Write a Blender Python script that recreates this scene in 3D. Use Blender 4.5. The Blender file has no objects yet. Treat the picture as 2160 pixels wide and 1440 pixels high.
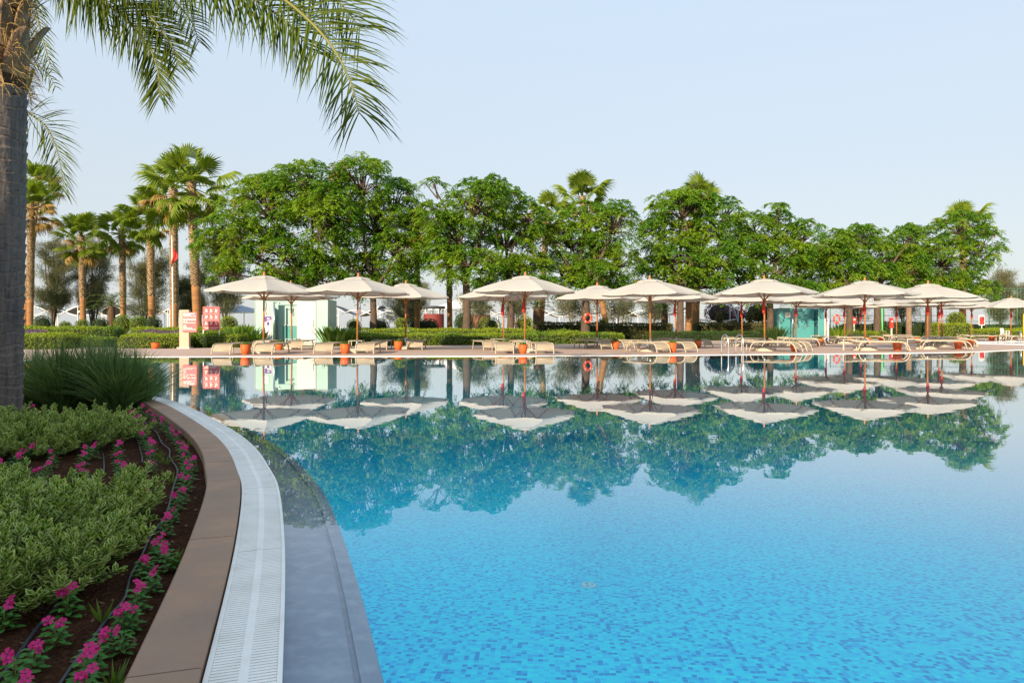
import bpy, bmesh, math, random
import numpy as np
from mathutils import Vector, Matrix, Euler
from mathutils.geometry import tessellate_polygon

random.seed(7)
R_ = np.random.default_rng(11)
C = bpy.context.scene.collection
F, H, Y0 = 1440.0, 0.95, 690.0          # focal length in photo pixels, eye height over the water, horizon row
PI = math.pi

def W(px, py, d): return Vector(((px-1080)*d/F, d, H+(Y0-py)*d/F))
def GX(px, d, z=0.0): return Vector(((px-1080)*d/F, d, z))
def ZT(py, d): return H+(Y0-py)*d/F

# ------------------------------------------------------------------ materials
def new_mat(name):
    m = bpy.data.materials.new(name); m.use_nodes = True
    nt = m.node_tree; nt.nodes.clear()
    out = nt.nodes.new('ShaderNodeOutputMaterial')
    return m, nt, out
def N(nt, t, **kw):
    n = nt.nodes.new(t)
    for k, v in kw.items(): setattr(n, k, v)
    return n
def rgba(c): return (c[0], c[1], c[2], 1)
def mixcol(nt, fac, a, b, mode='MIX'):
    n = N(nt, 'ShaderNodeMix', data_type='RGBA', blend_type=mode)
    for s, v in ((0, fac), (6, a), (7, b)):
        if isinstance(v, (int, float)): n.inputs[s].default_value = v
        elif isinstance(v, tuple): n.inputs[s].default_value = rgba(v)
        else: nt.links.new(v, n.inputs[s])
    return n.outputs[2]
def ramp(nt, src, lo, hi):
    n = N(nt, 'ShaderNodeMapRange'); nt.links.new(src, n.inputs[0])
    n.inputs[1].default_value = lo; n.inputs[2].default_value = hi
    return n.outputs[0]
def noise(nt, scale, detail=4, vec=None, rough=.55, sc3=None):
    n = N(nt, 'ShaderNodeTexNoise'); n.inputs['Scale'].default_value = scale
    n.inputs['Detail'].default_value = detail; n.inputs['Roughness'].default_value = rough
    if vec is None:
        tc = N(nt, 'ShaderNodeTexCoord'); vec = tc.outputs['Object']
    if sc3:
        mp = N(nt, 'ShaderNodeMapping'); nt.links.new(vec, mp.inputs[0]); mp.inputs['Scale'].default_value = sc3; vec = mp.outputs[0]
    nt.links.new(vec, n.inputs['Vector'])
    return n.outputs['Fac']
def pmat(name, c1, c2=None, scale=6, rough=.6, bump=0, bscale=40, metal=0, sc3=None, spec=.5, fine=None):
    m, nt, out = new_mat(name)
    p = N(nt, 'ShaderNodeBsdfPrincipled')
    p.inputs['Roughness'].default_value = rough; p.inputs['Metallic'].default_value = metal
    p.inputs['Specular IOR Level'].default_value = spec
    c2 = c2 or tuple(x*.8 for x in c1)
    f = ramp(nt, noise(nt, scale, 5, sc3=sc3), .3, .7)
    col = mixcol(nt, f, c1, c2)
    if fine:
        f2 = ramp(nt, noise(nt, fine[0], 3), .45, .75)
        col = mixcol(nt, f2, col, fine[1])
    nt.links.new(col, p.inputs['Base Color'])
    if bump:
        b = N(nt, 'ShaderNodeBump'); b.inputs['Strength'].default_value = 1; b.inputs['Distance'].default_value = bump
        nt.links.new(noise(nt, bscale, 5, sc3=sc3), b.inputs['Height']); nt.links.new(b.outputs[0], p.inputs['Normal'])
    nt.links.new(p.outputs[0], out.inputs[0])
    return m
def leafmat(name, c1, c2, c3=None, tr=.35, rough=.5, nscale=.6, trcol=None, spec=.4):
    m, nt, out = new_mat(name)
    g = N(nt, 'ShaderNodeNewGeometry')
    col = mixcol(nt, g.outputs['Random Per Island'], c1, c2)
    if c3:
        f = ramp(nt, noise(nt, nscale, 2), .45, .62)
        col = mixcol(nt, f, col, c3)
    p = N(nt, 'ShaderNodeBsdfPrincipled'); p.inputs['Roughness'].default_value = rough
    p.inputs['Specular IOR Level'].default_value = spec
    nt.links.new(col, p.inputs['Base Color'])
    t = N(nt, 'ShaderNodeBsdfTranslucent')
    tcl = mixcol(nt, 1.0, col, trcol or (1.0, 1.0, .45), 'MULTIPLY')
    nt.links.new(tcl, t.inputs[0])
    mx = N(nt, 'ShaderNodeMixShader'); mx.inputs[0].default_value = tr
    nt.links.new(p.outputs[0], mx.inputs[1]); nt.links.new(t.outputs[0], mx.inputs[2])
    nt.links.new(mx.outputs[0], out.inputs[0])
    return m

M = {}
M['fabric'] = leafmat('canopy_fabric', (.495, .47, .435), (.495, .475, .44), tr=.16, rough=.9, trcol=(1, .92, .78), spec=.1)
M['wood'] = pmat('oiled_wood', (.42, .17, .045), (.30, .105, .03), 3, .45, sc3=(8, 8, 1))
M['concrete'] = pmat('base_concrete', (.62, .57, .48), (.5, .45, .38), 5, .8, .004, 60)
M['steel'] = pmat('brushed_steel', (.55, .57, .6), (.45, .47, .5), 20, .3, metal=.9)
M['alu'] = pmat('cream_metal', (.44, .38, .29), (.39, .335, .25), 6, .4)
M['sling'] = pmat('beige_sling', (.36, .29, .205), (.31, .25, .18), 4, .8, .001, 300)
M['terracotta'] = pmat('glazed_terracotta', (.62, .13, .025), (.48, .085, .02), 5, .35)
M['redcloth'] = pmat('red_cloth', (.55, .03, .015), (.42, .02, .012), 8, .7)
M['cord'] = pmat('purple_cord', (.12, .03, .06), (.2, .05, .08), 9, .8)
M['ring'] = pmat('lifebuoy_red', (.62, .06, .025), (.5, .05, .02), 5, .5)
M['white'] = pmat('white_paint', (.78, .77, .74), (.70, .69, .66), 3, .5)
M['grate'] = pmat('white_grating', (.90, .90, .87), (.84, .84, .81), 1.2, .55, fine=(7, (.76, .76, .72)))
M['void'] = pmat('gutter_channel', (.26, .27, .28), (.2, .21, .22), 3, .8)
M['coping'] = pmat('brown_sandstone', (.42, .25, .15), (.25, .165, .12), 1.7, .65, .003, 26, fine=(9, (.285, .195, .14)))
M['ledge'] = pmat('pale_marble_ledge', (.235, .295, .385), (.18, .23, .31), 3.0, .5, fine=(14, (.30, .36, .44)))
M['bronze'] = pmat('dull_glass_frame', (.30, .33, .32), (.26, .29, .28), 3, .4)
M['sand'] = pmat('beach_sand', (.52, .43, .32), (.44, .36, .27), .4, .9)
M['lawn'] = pmat('lawn_grass', (.065, .12, .02), (.04, .085, .015), .7, .9, .02, 40)
M['soil'] = pmat('garden_soil', (.055, .022, .011), (.020, .009, .005), 9, .95, .014, 45, fine=(60, (.085, .042, .024)), spec=.05)
M['clod'] = pmat('soil_clods', (.085, .038, .02), (.030, .014, .008), 30, .95, spec=.05)
M['litter'] = leafmat('dead_leaves', (.16, .10, .055), (.08, .045, .025), tr=.1)
M['hose'] = pmat('black_hose', (.022, .026, .034), (.03, .035, .045), 12, .45)
M['bark'] = pmat('grey_bark', (.115, .075, .05), (.06, .042, .03), 3, .9, .02, 12, sc3=(4, 4, 1))
M['barkpale'] = pmat('pale_bark', (.26, .18, .12), (.15, .10, .065), 3, .9, .02, 12, sc3=(4, 4, 1))
M['palmbase'] = pmat('smooth_palm_trunk', (.36, .16, .05), (.20, .10, .04), 1.1, .85, .015, 14, sc3=(1, 1, 5))
M['boots'] = pmat('palm_leaf_bases', (.52, .38, .22), (.22, .135, .07), 5, .85)
M['bootcore'] = pmat('palm_fibre', (.13, .07, .035), (.07, .04, .02), 5, .95)
M['fan'] = leafmat('fan_leaf', (.15, .25, .02), (.28, .34, .035), tr=.48, rough=.5, spec=.25)
M['fandry'] = leafmat('dry_fan_leaf', (.50, .35, .11), (.36, .23, .07), tr=.3, rough=.7, trcol=(1, .8, .45))
M['tree1'] = leafmat('chinaberry_leaf', (.06, .175, .014), (.165, .335, .02), (.25, .38, .022), tr=.48, nscale=.45)
M['pods'] = leafmat('seed_pods', (.42, .20, .05), (.30, .13, .04), tr=.2)
M['tam'] = leafmat('tamarisk_leaf', (.10, .12, .07), (.16, .17, .09), (.19, .18, .07), tr=.3, nscale=.3)
M['hedgey'] = leafmat('yellow_hedge_leaf', (.31, .36, .02), (.18, .28, .018), tr=.38)
M['hedgeg'] = leafmat('green_hedge_leaf', (.09, .19, .016), (.18, .28, .025), (.25, .33, .022), tr=.4, nscale=.5)
M['hedged'] = leafmat('dark_hedge_leaf', (.03, .075, .014), (.05, .10, .018), tr=.3)
M['hedget'] = leafmat('olive_hedge_leaf', (.12, .115, .03), (.085, .105, .026), (.17, .14, .04), tr=.3, nscale=.7)
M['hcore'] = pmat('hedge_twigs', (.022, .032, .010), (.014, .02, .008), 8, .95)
M['purple'] = leafmat('lavender_bloom', (.22, .07, .28), (.12, .10, .10), tr=.3, trcol=(1, .8, 1))
M['boug'] = leafmat('bougainvillea_bloom', (.30, .11, .24), (.09, .08, .06), tr=.3, trcol=(1, .8, 1))
M['canna'] = leafmat('broad_leaf', (.08, .17, .02), (.14, .23, .03), tr=.4, rough=.35)
M['reed'] = leafmat('grass_blade', (.045, .125, .04), (.26, .36, .12), (.09, .18, .05), tr=.25, rough=.4, nscale=2)
M['frond'] = leafmat('feather_leaflet', (.045, .088, .013), (.14, .175, .016), tr=.45, rough=.55, spec=.2, trcol=(1, .95, .3))
M['rachis'] = pmat('frond_stem', (.20, .19, .035), (.14, .14, .03), 3, .5)
M['vleaf'] = leafmat('vinca_leaf', (.04, .17, .03), (.10, .27, .05), tr=.25, rough=.5, spec=.2)
M['petal'] = leafmat('vinca_petal', (.62, .010, .17), (.74, .03, .27), tr=.3, rough=.6, trcol=(1, .7, 1))
M['varin'] = leafmat('variegated_leaf_centre', (.055, .165, .022), (.17, .30, .04), (.03, .09, .016), nscale=11, spec=.2, tr=.3, rough=.45)
M['varout'] = leafmat('variegated_leaf_margin', (.72, .76, .32), (.42, .54, .13), (.30, .42, .09), nscale=11, spec=.2, tr=.35, rough=.45)
M['signred'] = pmat('red_sign_board', (.50, .045, .05), (.46, .04, .045), 2, .5)
M['signpink'] = pmat('faded_red_sign', (.56, .095, .11), (.50, .08, .095), 2, .5)
M['signbeige'] = pmat('beige_sign_post', (.47, .355, .26), (.43, .32, .235), 2, .7)
M['glassg'] = pmat('frosted_green_glass', (.34, .50, .445), (.29, .45, .40), .8, .25)
M['glassd'] = pmat('dark_green_glass', (.10, .32, .29), (.08, .27, .25), .8, .2)
M['glasst'] = pmat('teal_glass', (.075, .29, .29), (.06, .24, .25), .8, .2)
M['doorw'] = pmat('white_frosted_door', (.52, .53, .50), (.48, .49, .465), .8, .4)
M['purplep'] = pmat('poster_purple', (.10, .03, .26), (.09, .025, .22), 2, .6)
M['poster'] = pmat('poster_paper', (.74, .70, .70), (.68, .64, .64), 2, .6)
M['posterb'] = pmat('poster_print', (.22, .12, .09), (.3, .18, .14), 4, .6)
M['sail'] = pmat('grey_sail', (.075, .09, .115), (.06, .072, .095), .5, .7)
M['tent'] = pmat('blue_grey_roof', (.24, .30, .38), (.21, .26, .34), .3, .6)
M['drum'] = pmat('red_slatted_wall', (.22, .035, .03), (.15, .022, .02), 3, .7, sc3=(6, 6, .3))
M['dark'] = pmat('dark_metal', (.05, .055, .06), (.04, .045, .05), 3, .5)
M['green'] = pmat('green_paint', (.05, .16, .10), (.04, .13, .08), 2, .5)
M['limegreen'] = pmat('bright_green_paint', (.10, .50, .12), (.09, .44, .1), 2, .5)
M['yellow'] = pmat('yellow_paint', (.70, .42, .03), (.6, .36, .03), 2, .5)
M['palebl'] = pmat('pale_blue_paint', (.45, .58, .66), (.4, .52, .6), 2, .5)
M['shade_block'] = pmat('shade_block_render', (.62, .55, .46), (.55, .49, .41), .4, .85)  # walls of the unseen block added to shade the near bed
M['hglass'] = pmat('shade_block_glass', (.05, .07, .09), (.04, .06, .08), 1, .1)
M['ringbark'] = None

# near palm bark: grey brown with fibres and blotches
def mk_ringbark():
    m, nt, out = new_mat('ringed_palm_bark')
    p = N(nt, 'ShaderNodeBsdfPrincipled'); p.inputs['Roughness'].default_value = .9; p.inputs['Specular IOR Level'].default_value = .2
    a = ramp(nt, noise(nt, 2.2, 4), .35, .65)
    c = mixcol(nt, a, (.135, .115, .105), (.085, .078, .082))
    fib = ramp(nt, noise(nt, 30, 4, sc3=(1, 1, .08)), .4, .7)
    c = mixcol(nt, fib, c, (.20, .165, .14))
    spots = ramp(nt, noise(nt, 9, 4, sc3=(1, 1, 5)), .62, .74)
    c = mixcol(nt, spots, c, (.045, .032, .025))
    nt.links.new(c, p.inputs['Base Color'])
    b = N(nt, 'ShaderNodeBump'); b.inputs['Distance'].default_value = .008
    nt.links.new(noise(nt, 45, 5, sc3=(1, 1, .25)), b.inputs['Height']); nt.links.new(b.outputs[0], p.inputs['Normal'])
    nt.links.new(p.outputs[0], out.inputs[0])
    return m
M['ringbark'] = mk_ringbark()

def mk_deck():
    m, nt, out = new_mat('pink_stone_paving')
    p = N(nt, 'ShaderNodeBsdfPrincipled'); p.inputs['Roughness'].default_value = .7
    tc = N(nt, 'ShaderNodeTexCoord')
    br = N(nt, 'ShaderNodeTexBrick'); nt.links.new(tc.outputs['Object'], br.inputs['Vector'])
    br.inputs['Color1'].default_value = rgba((.52, .36, .285)); br.inputs['Color2'].default_value = rgba((.46, .325, .265))
    br.inputs['Mortar'].default_value = rgba((.36, .26, .21)); br.inputs['Scale'].default_value = 1
    br.inputs['Brick Width'].default_value = .6; br.inputs['Row Height'].default_value = .4; br.inputs['Mortar Size'].default_value = .006
    f = ramp(nt, noise(nt, .8, 5), .35, .7)
    c = mixcol(nt, f, br.outputs[0], (.45, .345, .295))
    nt.links.new(c, p.inputs['Base Color']); nt.links.new(p.outputs[0], out.inputs[0])
    return m
M['deck'] = mk_deck()

def mk_tiles():
    m, nt, out = new_mat('blue_mosaic_tiles')
    p = N(nt, 'ShaderNodeBsdfPrincipled'); p.inputs['Roughness'].default_value = .35
    tc = N(nt, 'ShaderNodeTexCoord')
    mp = N(nt, 'ShaderNodeMapping'); nt.links.new(tc.outputs['Object'], mp.inputs[0])
    mp.inputs['Rotation'].default_value = (0, 0, math.radians(3)); s = 1/.029; mp.inputs['Scale'].default_value = (s, s, s)
    # water makes the grid wander a little
    nz = N(nt, 'ShaderNodeTexNoise'); nt.links.new(tc.outputs['Object'], nz.inputs['Vector']); nz.inputs['Scale'].default_value = 2.2; nz.inputs['Detail'].default_value = 2
    ad = N(nt, 'ShaderNodeVectorMath', operation='MULTIPLY_ADD'); nt.links.new(nz.outputs['Color'], ad.inputs[0])
    ad.inputs[1].default_value = (1.6, 1.6, 0); nt.links.new(mp.outputs[0], ad.inputs[2])
    fl = N(nt, 'ShaderNodeVectorMath', operation='FLOOR'); nt.links.new(ad.outputs[0], fl.inputs[0])
    wn = N(nt, 'ShaderNodeTexWhiteNoise', noise_dimensions='2D'); nt.links.new(fl.outputs[0], wn.inputs['Vector'])
    cr = N(nt, 'ShaderNodeValToRGB'); nt.links.new(wn.outputs['Value'], cr.inputs[0])
    cr.color_ramp.interpolation = 'CONSTANT'
    el = cr.color_ramp.elements
    el[0].position = 0; el[0].color = (.002, .76, .97, 1)
    el[1].position = .36; el[1].color = (.002, .66, .95, 1)
    for pos, c in ((.60, (.002, .51, .88)), (.78, (.001, .30, .70)), (.92, (.003, .84, .97))):
        e = el.new(pos); e.color = rgba(c)
    # pale grout
    fr = N(nt, 'ShaderNodeVectorMath', operation='FRACTION'); nt.links.new(ad.outputs[0], fr.inputs[0])
    sx = N(nt, 'ShaderNodeSeparateXYZ'); nt.links.new(fr.outputs[0], sx.inputs[0])
    mn = N(nt, 'ShaderNodeMath', operation='MINIMUM'); nt.links.new(sx.outputs[0], mn.inputs[0]); nt.links.new(sx.outputs[1], mn.inputs[1])
    lt = N(nt, 'ShaderNodeMath', operation='LESS_THAN'); nt.links.new(mn.outputs[0], lt.inputs[0]); lt.inputs[1].default_value = .07
    c = mixcol(nt, lt.outputs[0], cr.outputs[0], (.012, .78, .96))
    nt.links.new(c, p.inputs['Base Color']); nt.links.new(p.outputs[0], out.inputs[0])
    return m
M['tiles'] = mk_tiles()

def mk_water(name, bump=.0008, absorb=0):
    m, nt, out = new_mat(name)
    tc = N(nt, 'ShaderNodeTexCoord')
    b = N(nt, 'ShaderNodeBump'); b.inputs['Distance'].default_value = bump
    n1 = noise(nt, 1.5, 3, tc.outputs['Object']); n2 = noise(nt, 9, 2, tc.outputs['Object'])
    mu = N(nt, 'ShaderNodeMath', operation='MULTIPLY_ADD'); nt.links.new(n2, mu.inputs[0]); mu.inputs[1].default_value = .10; nt.links.new(n1, mu.inputs[2])
    nt.links.new(mu.outputs[0], b.inputs['Height'])
    g = N(nt, 'ShaderNodeNewGeometry')
    dt = N(nt, 'ShaderNodeVectorMath', operation='DOT_PRODUCT'); nt.links.new(g.outputs['Incoming'], dt.inputs[0]); nt.links.new(b.outputs[0], dt.inputs[1])
    ab = N(nt, 'ShaderNodeMath', operation='ABSOLUTE'); nt.links.new(dt.outputs['Value'], ab.inputs[0])
    # reflectance over the angle of view: R = 1 / (1 + (cos/c0)^n)
    dv = N(nt, 'ShaderNodeMath', operation='DIVIDE'); nt.links.new(ab.outputs[0], dv.inputs[0]); dv.inputs[1].default_value = .218
    pw = N(nt, 'ShaderNodeMath', operation='POWER'); nt.links.new(dv.outputs[0], pw.inputs[0]); pw.inputs[1].default_value = 4.0
    ao = N(nt, 'ShaderNodeMath', operation='ADD'); nt.links.new(pw.outputs[0], ao.inputs[0]); ao.inputs[1].default_value = 1.0
    sc = N(nt, 'ShaderNodeMath', operation='DIVIDE', use_clamp=True); sc.inputs[0].default_value = .97; nt.links.new(ao.outputs[0], sc.inputs[1])
    t = N(nt, 'ShaderNodeBsdfTransparent'); t.inputs[0].default_value = (1, 1, 1, 1)
    gl = N(nt, 'ShaderNodeBsdfGlossy'); gl.inputs['Roughness'].default_value = 0; nt.links.new(b.outputs[0], gl.inputs['Normal'])
    mx = N(nt, 'ShaderNodeMixShader'); nt.links.new(sc.outputs[0], mx.inputs[0]); nt.links.new(t.outputs[0], mx.inputs[1]); nt.links.new(gl.outputs[0], mx.inputs[2])
    nt.links.new(mx.outputs[0], out.inputs[0])
    if absorb:
        va = N(nt, 'ShaderNodeVolumeAbsorption'); va.inputs['Color'].default_value = (.0, .80, .86, 1); va.inputs['Density'].default_value = absorb
        nt.links.new(va.outputs[0], out.inputs['Volume'])
    return m
M['water'] = mk_water('pool_water_surface', absorb=.13)
M['water2'] = mk_water('shallow_water_surface')
M['sea'] = pmat('sea_surface', (.10, .20, .28), (.12, .22, .30), .02, .25, .05, 1.5)

# ------------------------------------------------------------------ mesh helpers
class MB:
    def __init__(s): s.v = []; s.f = []; s.mi = []; s.cur = 0
    def add(s, vs, fs):
        b = len(s.v); s.v.extend([tuple(v) for v in vs]); s.f.extend([tuple(b+i for i in f) for f in fs]); s.mi.extend([s.cur]*len(fs))
        return s
    def box(s, c, sz, rot=None):
        x, y, z = sz[0]/2, sz[1]/2, sz[2]/2
        vs = [Vector((a, b, d)) for a in (-x, x) for b in (-y, y) for d in (-z, z)]
        if rot: vs = [rot @ v for v in vs]
        vs = [v+Vector(c) for v in vs]
        return s.add(vs, [(0, 1, 3, 2), (4, 6, 7, 5), (0, 4, 5, 1), (2, 3, 7, 6), (0, 2, 6, 4), (1, 5, 7, 3)])
    def tube(s, pts, r, n=6, cap=True):
        pts = [Vector(p) for p in pts]
        rr = r if isinstance(r, (list, tuple)) else [r]*len(pts)
        vs = []; up = None
        for i, p in enumerate(pts):
            t = (pts[min(i+1, len(pts)-1)]-pts[max(i-1, 0)])
            if t.length < 1e-9: t = Vector((0, 0, 1))
            t.normalize()
            if up is None: up = Vector((0, 1, 0)) if abs(t.y) < .9 else Vector((1, 0, 0))
            a = t.cross(up)
            if a.length < 1e-6: a = t.cross(Vector((1, 0, .3)))
            a.normalize(); b = a.cross(t).normalized(); up = b
            for k in range(n):
                an = 2*PI*k/n; vs.append(p+(a*math.cos(an)+b*math.sin(an))*rr[i])
        fs = [(i*n+k, i*n+(k+1) % n, (i+1)*n+(k+1) % n, (i+1)*n+k) for i in range(len(pts)-1) for k in range(n)]
        if cap: fs += [tuple(range(n))[::-1], tuple((len(pts)-1)*n+k for k in range(n))]
        return s.add(vs, fs)
    def lathe(s, prof, n=16, c=(0, 0, 0)):
        vs = [(c[0]+r*math.cos(2*PI*k/n), c[1]+r*math.sin(2*PI*k/n), c[2]+z) for r, z in prof for k in range(n)]
        m = len(prof)
        fs = [(i*n+k, i*n+(k+1) % n, (i+1)*n+(k+1) % n, (i+1)*n+k) for i in range(m-1) for k in range(n)]
        fs += [tuple(range(n))[::-1], tuple((m-1)*n+k for k in range(n))]
        return s.add(vs, fs)
    def build(s, name, mats, parent=None, smooth=False, loc=None):
        me = bpy.data.meshes.new(name); me.from_pydata(s.v, [], s.f); 
        mats = mats if isinstance(mats, (list, tuple)) else [mats]
        for m in mats: me.materials.append(m)
        if len(mats) > 1: me.polygons.foreach_set('material_index', s.mi)
        if smooth: me.polygons.foreach_set('use_smooth', [True]*len(me.polygons))
        me.update()
        o = bpy.data.objects.new(name, me); C.objects.link(o)
        if parent: o.parent = parent
        if loc: o.location = loc
        return o

def quads(name, Q, mats, parent=None, mi=None, core=None):
    """Q: (n,k,3) array of k-gons; core: MB added with material slot 1"""
    Q = np.asarray(Q, dtype=np.float64); n, k = Q.shape[:2]
    V = Q.reshape(-1, 3); loops = np.arange(n*k); start = np.arange(n)*k; tot = np.full(n, k)
    ms = mats if isinstance(mats, (list, tuple)) else [mats]
    midx = np.zeros(n, int) if mi is None else np.asarray(mi)
    if core:
        cv = np.array(core.v); b = len(V); V = np.vstack([V, cv])
        cl = []; cs = []; ct = []; pos = len(loops)
        for f in core.f:
            cs.append(pos); ct.append(len(f)); cl.extend(b+i for i in f); pos += len(f)
        loops = np.concatenate([loops, cl]); start = np.concatenate([start, cs]); tot = np.concatenate([tot, ct])
        midx = np.concatenate([midx, np.full(len(cs), len(ms)-1)])
    me = bpy.data.meshes.new(name)
    me.vertices.add(len(V)); me.vertices.foreach_set('co', V.ravel())
    me.loops.add(len(loops)); me.loops.foreach_set('vertex_index', loops.astype(np.int32))
    me.polygons.add(len(start)); me.polygons.foreach_set('loop_start', start.astype(np.int32))
    me.polygons.foreach_set('loop_total', tot.astype(np.int32))
    for m in ms: me.materials.append(m)
    me.polygons.foreach_set('material_index', midx.astype(np.int32))
    me.update(calc_edges=True); me.validate()
    o = bpy.data.objects.new(name, me); C.objects.link(o)
    if parent: o.parent = parent
    return o
def unit(a): return a/np.maximum(np.linalg.norm(a, axis=-1, keepdims=True), 1e-9)
def leaves(pos, d, nrm, L, Wd, mid=.45, fold=0.0):
    d = unit(d); side = unit(np.cross(d, nrm)); up = np.cross(side, d)
    L = np.asarray(L)[..., None]; Wd = np.asarray(Wd)[..., None]
    m = pos+d*L*mid+up*L*fold
    return np.stack([pos, m+side*Wd/2, pos+d*L, m-side*Wd/2], axis=-2).reshape(-1, 4, 3)
def rdir(n, rng=R_): return unit(rng.normal(size=(n, 3)))

def tag(o, label, cat, group=None):
    o['label'] = label; o['category'] = cat
    if group: o['group'] = group
    return o
def thing(name, label, cat, loc=(0, 0, 0), rz=0, group=None):
    o = bpy.data.objects.new(name, None); C.objects.link(o); o.location = loc; o.rotation_euler = (0, 0, rz)
    o.empty_display_size = .1
    return tag(o, label, cat, group)
def struct(o, kind='structure'): o['kind'] = kind; return o
def copy_tree(o, parent=None):
    c = o.copy(); C.objects.link(c)
    if parent: c.parent = parent
    for ch in list(kids.get(o.name, o.children)): copy_tree(ch, c)
    return c
kids = {}
def catmull(pts, m=8):
    P = [Vector(p) for p in pts]; P = [P[0]*2-P[1]]+P+[P[-1]*2-P[-2]]; out = []
    for i in range(1, len(P)-2):
        for k in range(m):
            t = k/m; a, b, c, d = P[i-1], P[i], P[i+1], P[i+2]
            out.append(.5*((2*b)+(c-a)*t+(2*a-5*b+4*c-d)*t*t+(3*b-a-3*c+d)*t**3))
    out.append(P[-2]); return out
def fill(name, loops, z, mat, kind='structure'):
    """flat sheet from an outer loop and optional holes (2-D points)"""
    tri = tessellate_polygon([[Vector((p[0], p[1], 0)) for p in l] for l in loops])
    vs = [(p[0], p[1], z) for l in loops for p in l]
    me = bpy.data.meshes.new(name); me.from_pydata(vs, [], [tuple(t) for t in tri]); me.materials.append(mat)
    bm = bmesh.new(); bm.from_mesh(me)
    bmesh.ops.recalc_face_normals(bm, faces=bm.faces)
    if sum(f.normal.z for f in bm.faces) < 0:
        bmesh.ops.reverse_faces(bm, faces=bm.faces)
    for f in bm.faces:
        if f.normal.z < 0: f.normal_flip()
    bm.to_mesh(me); bm.free()
    o = bpy.data.objects.new(name, me); C.objects.link(o); o['kind'] = kind
    return o

# ------------------------------------------------------------------ the pool outline (world metres)
near = [(.9, -3.2), (.15, -.8), (-.12, .2), (-.36, 1.0), (-.612, 1.824), (-.977, 2.942), (-1.368, 4.012), (-1.640, 4.61), (-1.951, 5.24),
        (-2.358, 5.948), (-2.831, 6.673), (-3.443, 7.558), (-4.13, 8.497), (-4.873, 9.306), (-6.2, 10.5), (-8.2, 12.2), (-10.6, 14.6),
        (-12.6, 17.4), (-13.9, 19.8), (-13.6, 21.3)]
nearC = [Vector((p.x, p.y)) for p in catmull([(x, y, 0) for x, y in near], 8)]
far = [(-12.4, 21.72), (-8.82, 21.9), (-4, 22.1), (0, 22.3), (5.1, 22.95), (8.52, 23.6), (11.43, 24.2), (14.16, 24.87), (16.16, 25.4), (17.9, 26.2),
       (19.6, 27.3), (21.6, 28.6), (26, 30.6), (32, 30), (36, 25), (37, 8), (33, -3), (20, -5)]
farC = [Vector((p.x, p.y)) for p in catmull([(x, y, 0) for x, y in far], 6)]
outline = nearC+farC
NN = len(nearC)
def normals2(pts, closed):
    out = []
    n = len(pts)
    for i in range(n):
        a = pts[(i-1) % n] if (closed or i > 0) else pts[i]; b = pts[(i+1) % n] if (closed or i < n-1) else pts[i]
        t = (b-a).normalized(); out.append(Vector((-t.y, t.x)))     # left of travel = away from the water
    return out
ON = normals2(outline, True)
def off(o): return [p+n*o for p, n in zip(outline, ON)]
def loft(name, pts, nrm, prof, mat, closed=False, kind='structure', parent=None, smooth=False):
    mb = MB(); m = len(prof); n = len(pts)
    vs = [(p.x+q.x*o, p.y+q.y*o, z) for p, q in zip(pts, nrm) for o, z in prof]
    fs = []
    for i in range(n if closed else n-1):
        j = (i+1) % n
        for k in range(m-1): fs.append((i*m+k, i*m+k+1, j*m+k+1, j*m+k))
    if not closed:
        fs += [tuple(range(m)), tuple((n-1)*m+k for k in range(m))[::-1]]
    mb.add(vs, fs)
    o = mb.build(name, mat, parent, smooth)
    if kind: o['kind'] = kind
    return o
GW = .205      # grating width
CW = .19       # coping width
DP = .80       # pool depth
def water_body():
    loop = off(.005); n = len(loop)
    tri = tessellate_polygon([[Vector((p.x, p.y, 0)) for p in loop]])
    vs = [(p.x, p.y, -.003) for p in loop]+[(p.x, p.y, -DP-1.6) for p in loop]
    bm = bmesh.new(); bv = [bm.verts.new(v) for v in vs]
    for t in tri: bm.faces.new([bv[i] for i in t]); bm.faces.new([bv[n+i] for i in reversed(t)])
    for i in range(n): bm.faces.new([bv[i], bv[n+i], bv[n+(i+1) % n], bv[(i+1) % n]])
    bmesh.ops.recalc_face_normals(bm, faces=bm.faces)
    me = bpy.data.meshes.new('pool_water'); bm.to_mesh(me); bm.free(); me.materials.append(M['water'])
    o = bpy.data.objects.new('pool_water', me); C.objects.link(o); o['kind'] = 'structure'
water_body()
pf = fill('pool_floor', [off(-.285)], 0, M['tiles'])
bm = bmesh.new(); bm.from_mesh(pf.data)
YS = [2.6, 3.4, 4.4, 5.4, 6.4, 7.4, 8.6, 10]
for yy in YS: bmesh.ops.bisect_plane(bm, geom=bm.verts[:]+bm.edges[:]+bm.faces[:], plane_co=(0, yy, 0), plane_no=(0, 1, 0))
def depth(y):
    f = min(1, max(0, (y-2.6)/7.4)); return DP+.7*f*f*(3-2*f)     # shelving down to the deep end
for v in bm.verts: v.co.z = -depth(v.co.y)
bm.to_mesh(pf.data); bm.free()
loft('pool_wall', outline, ON, [(-.285, -.115), (-.285, -DP-1.4)], M['tiles'], True)
loft('pool_ledge', outline, ON, [(.004, -.01), (0, -.075), (-.195, -.082), (-.195, -.093), (-.215, -.093), (-.215, -.083), (-.277, -.09), (-.285, -.115)], M['ledge'], True)
loft('gutter_channel', outline, ON, [(.006, -.02), (.006, -.10), (GW-.006, -.10), (GW-.006, .0)], M['void'], True)
# plain white overflow edge on the far and right sides
fe = outline[NN-1:]+[outline[0]]; fn = ON[NN-1:]+[ON[0]]
loft('overflow_edge', fe, fn, [(0, -.02), (0, .008), (GW, .010), (GW, -.02)], M['grate'])
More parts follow.
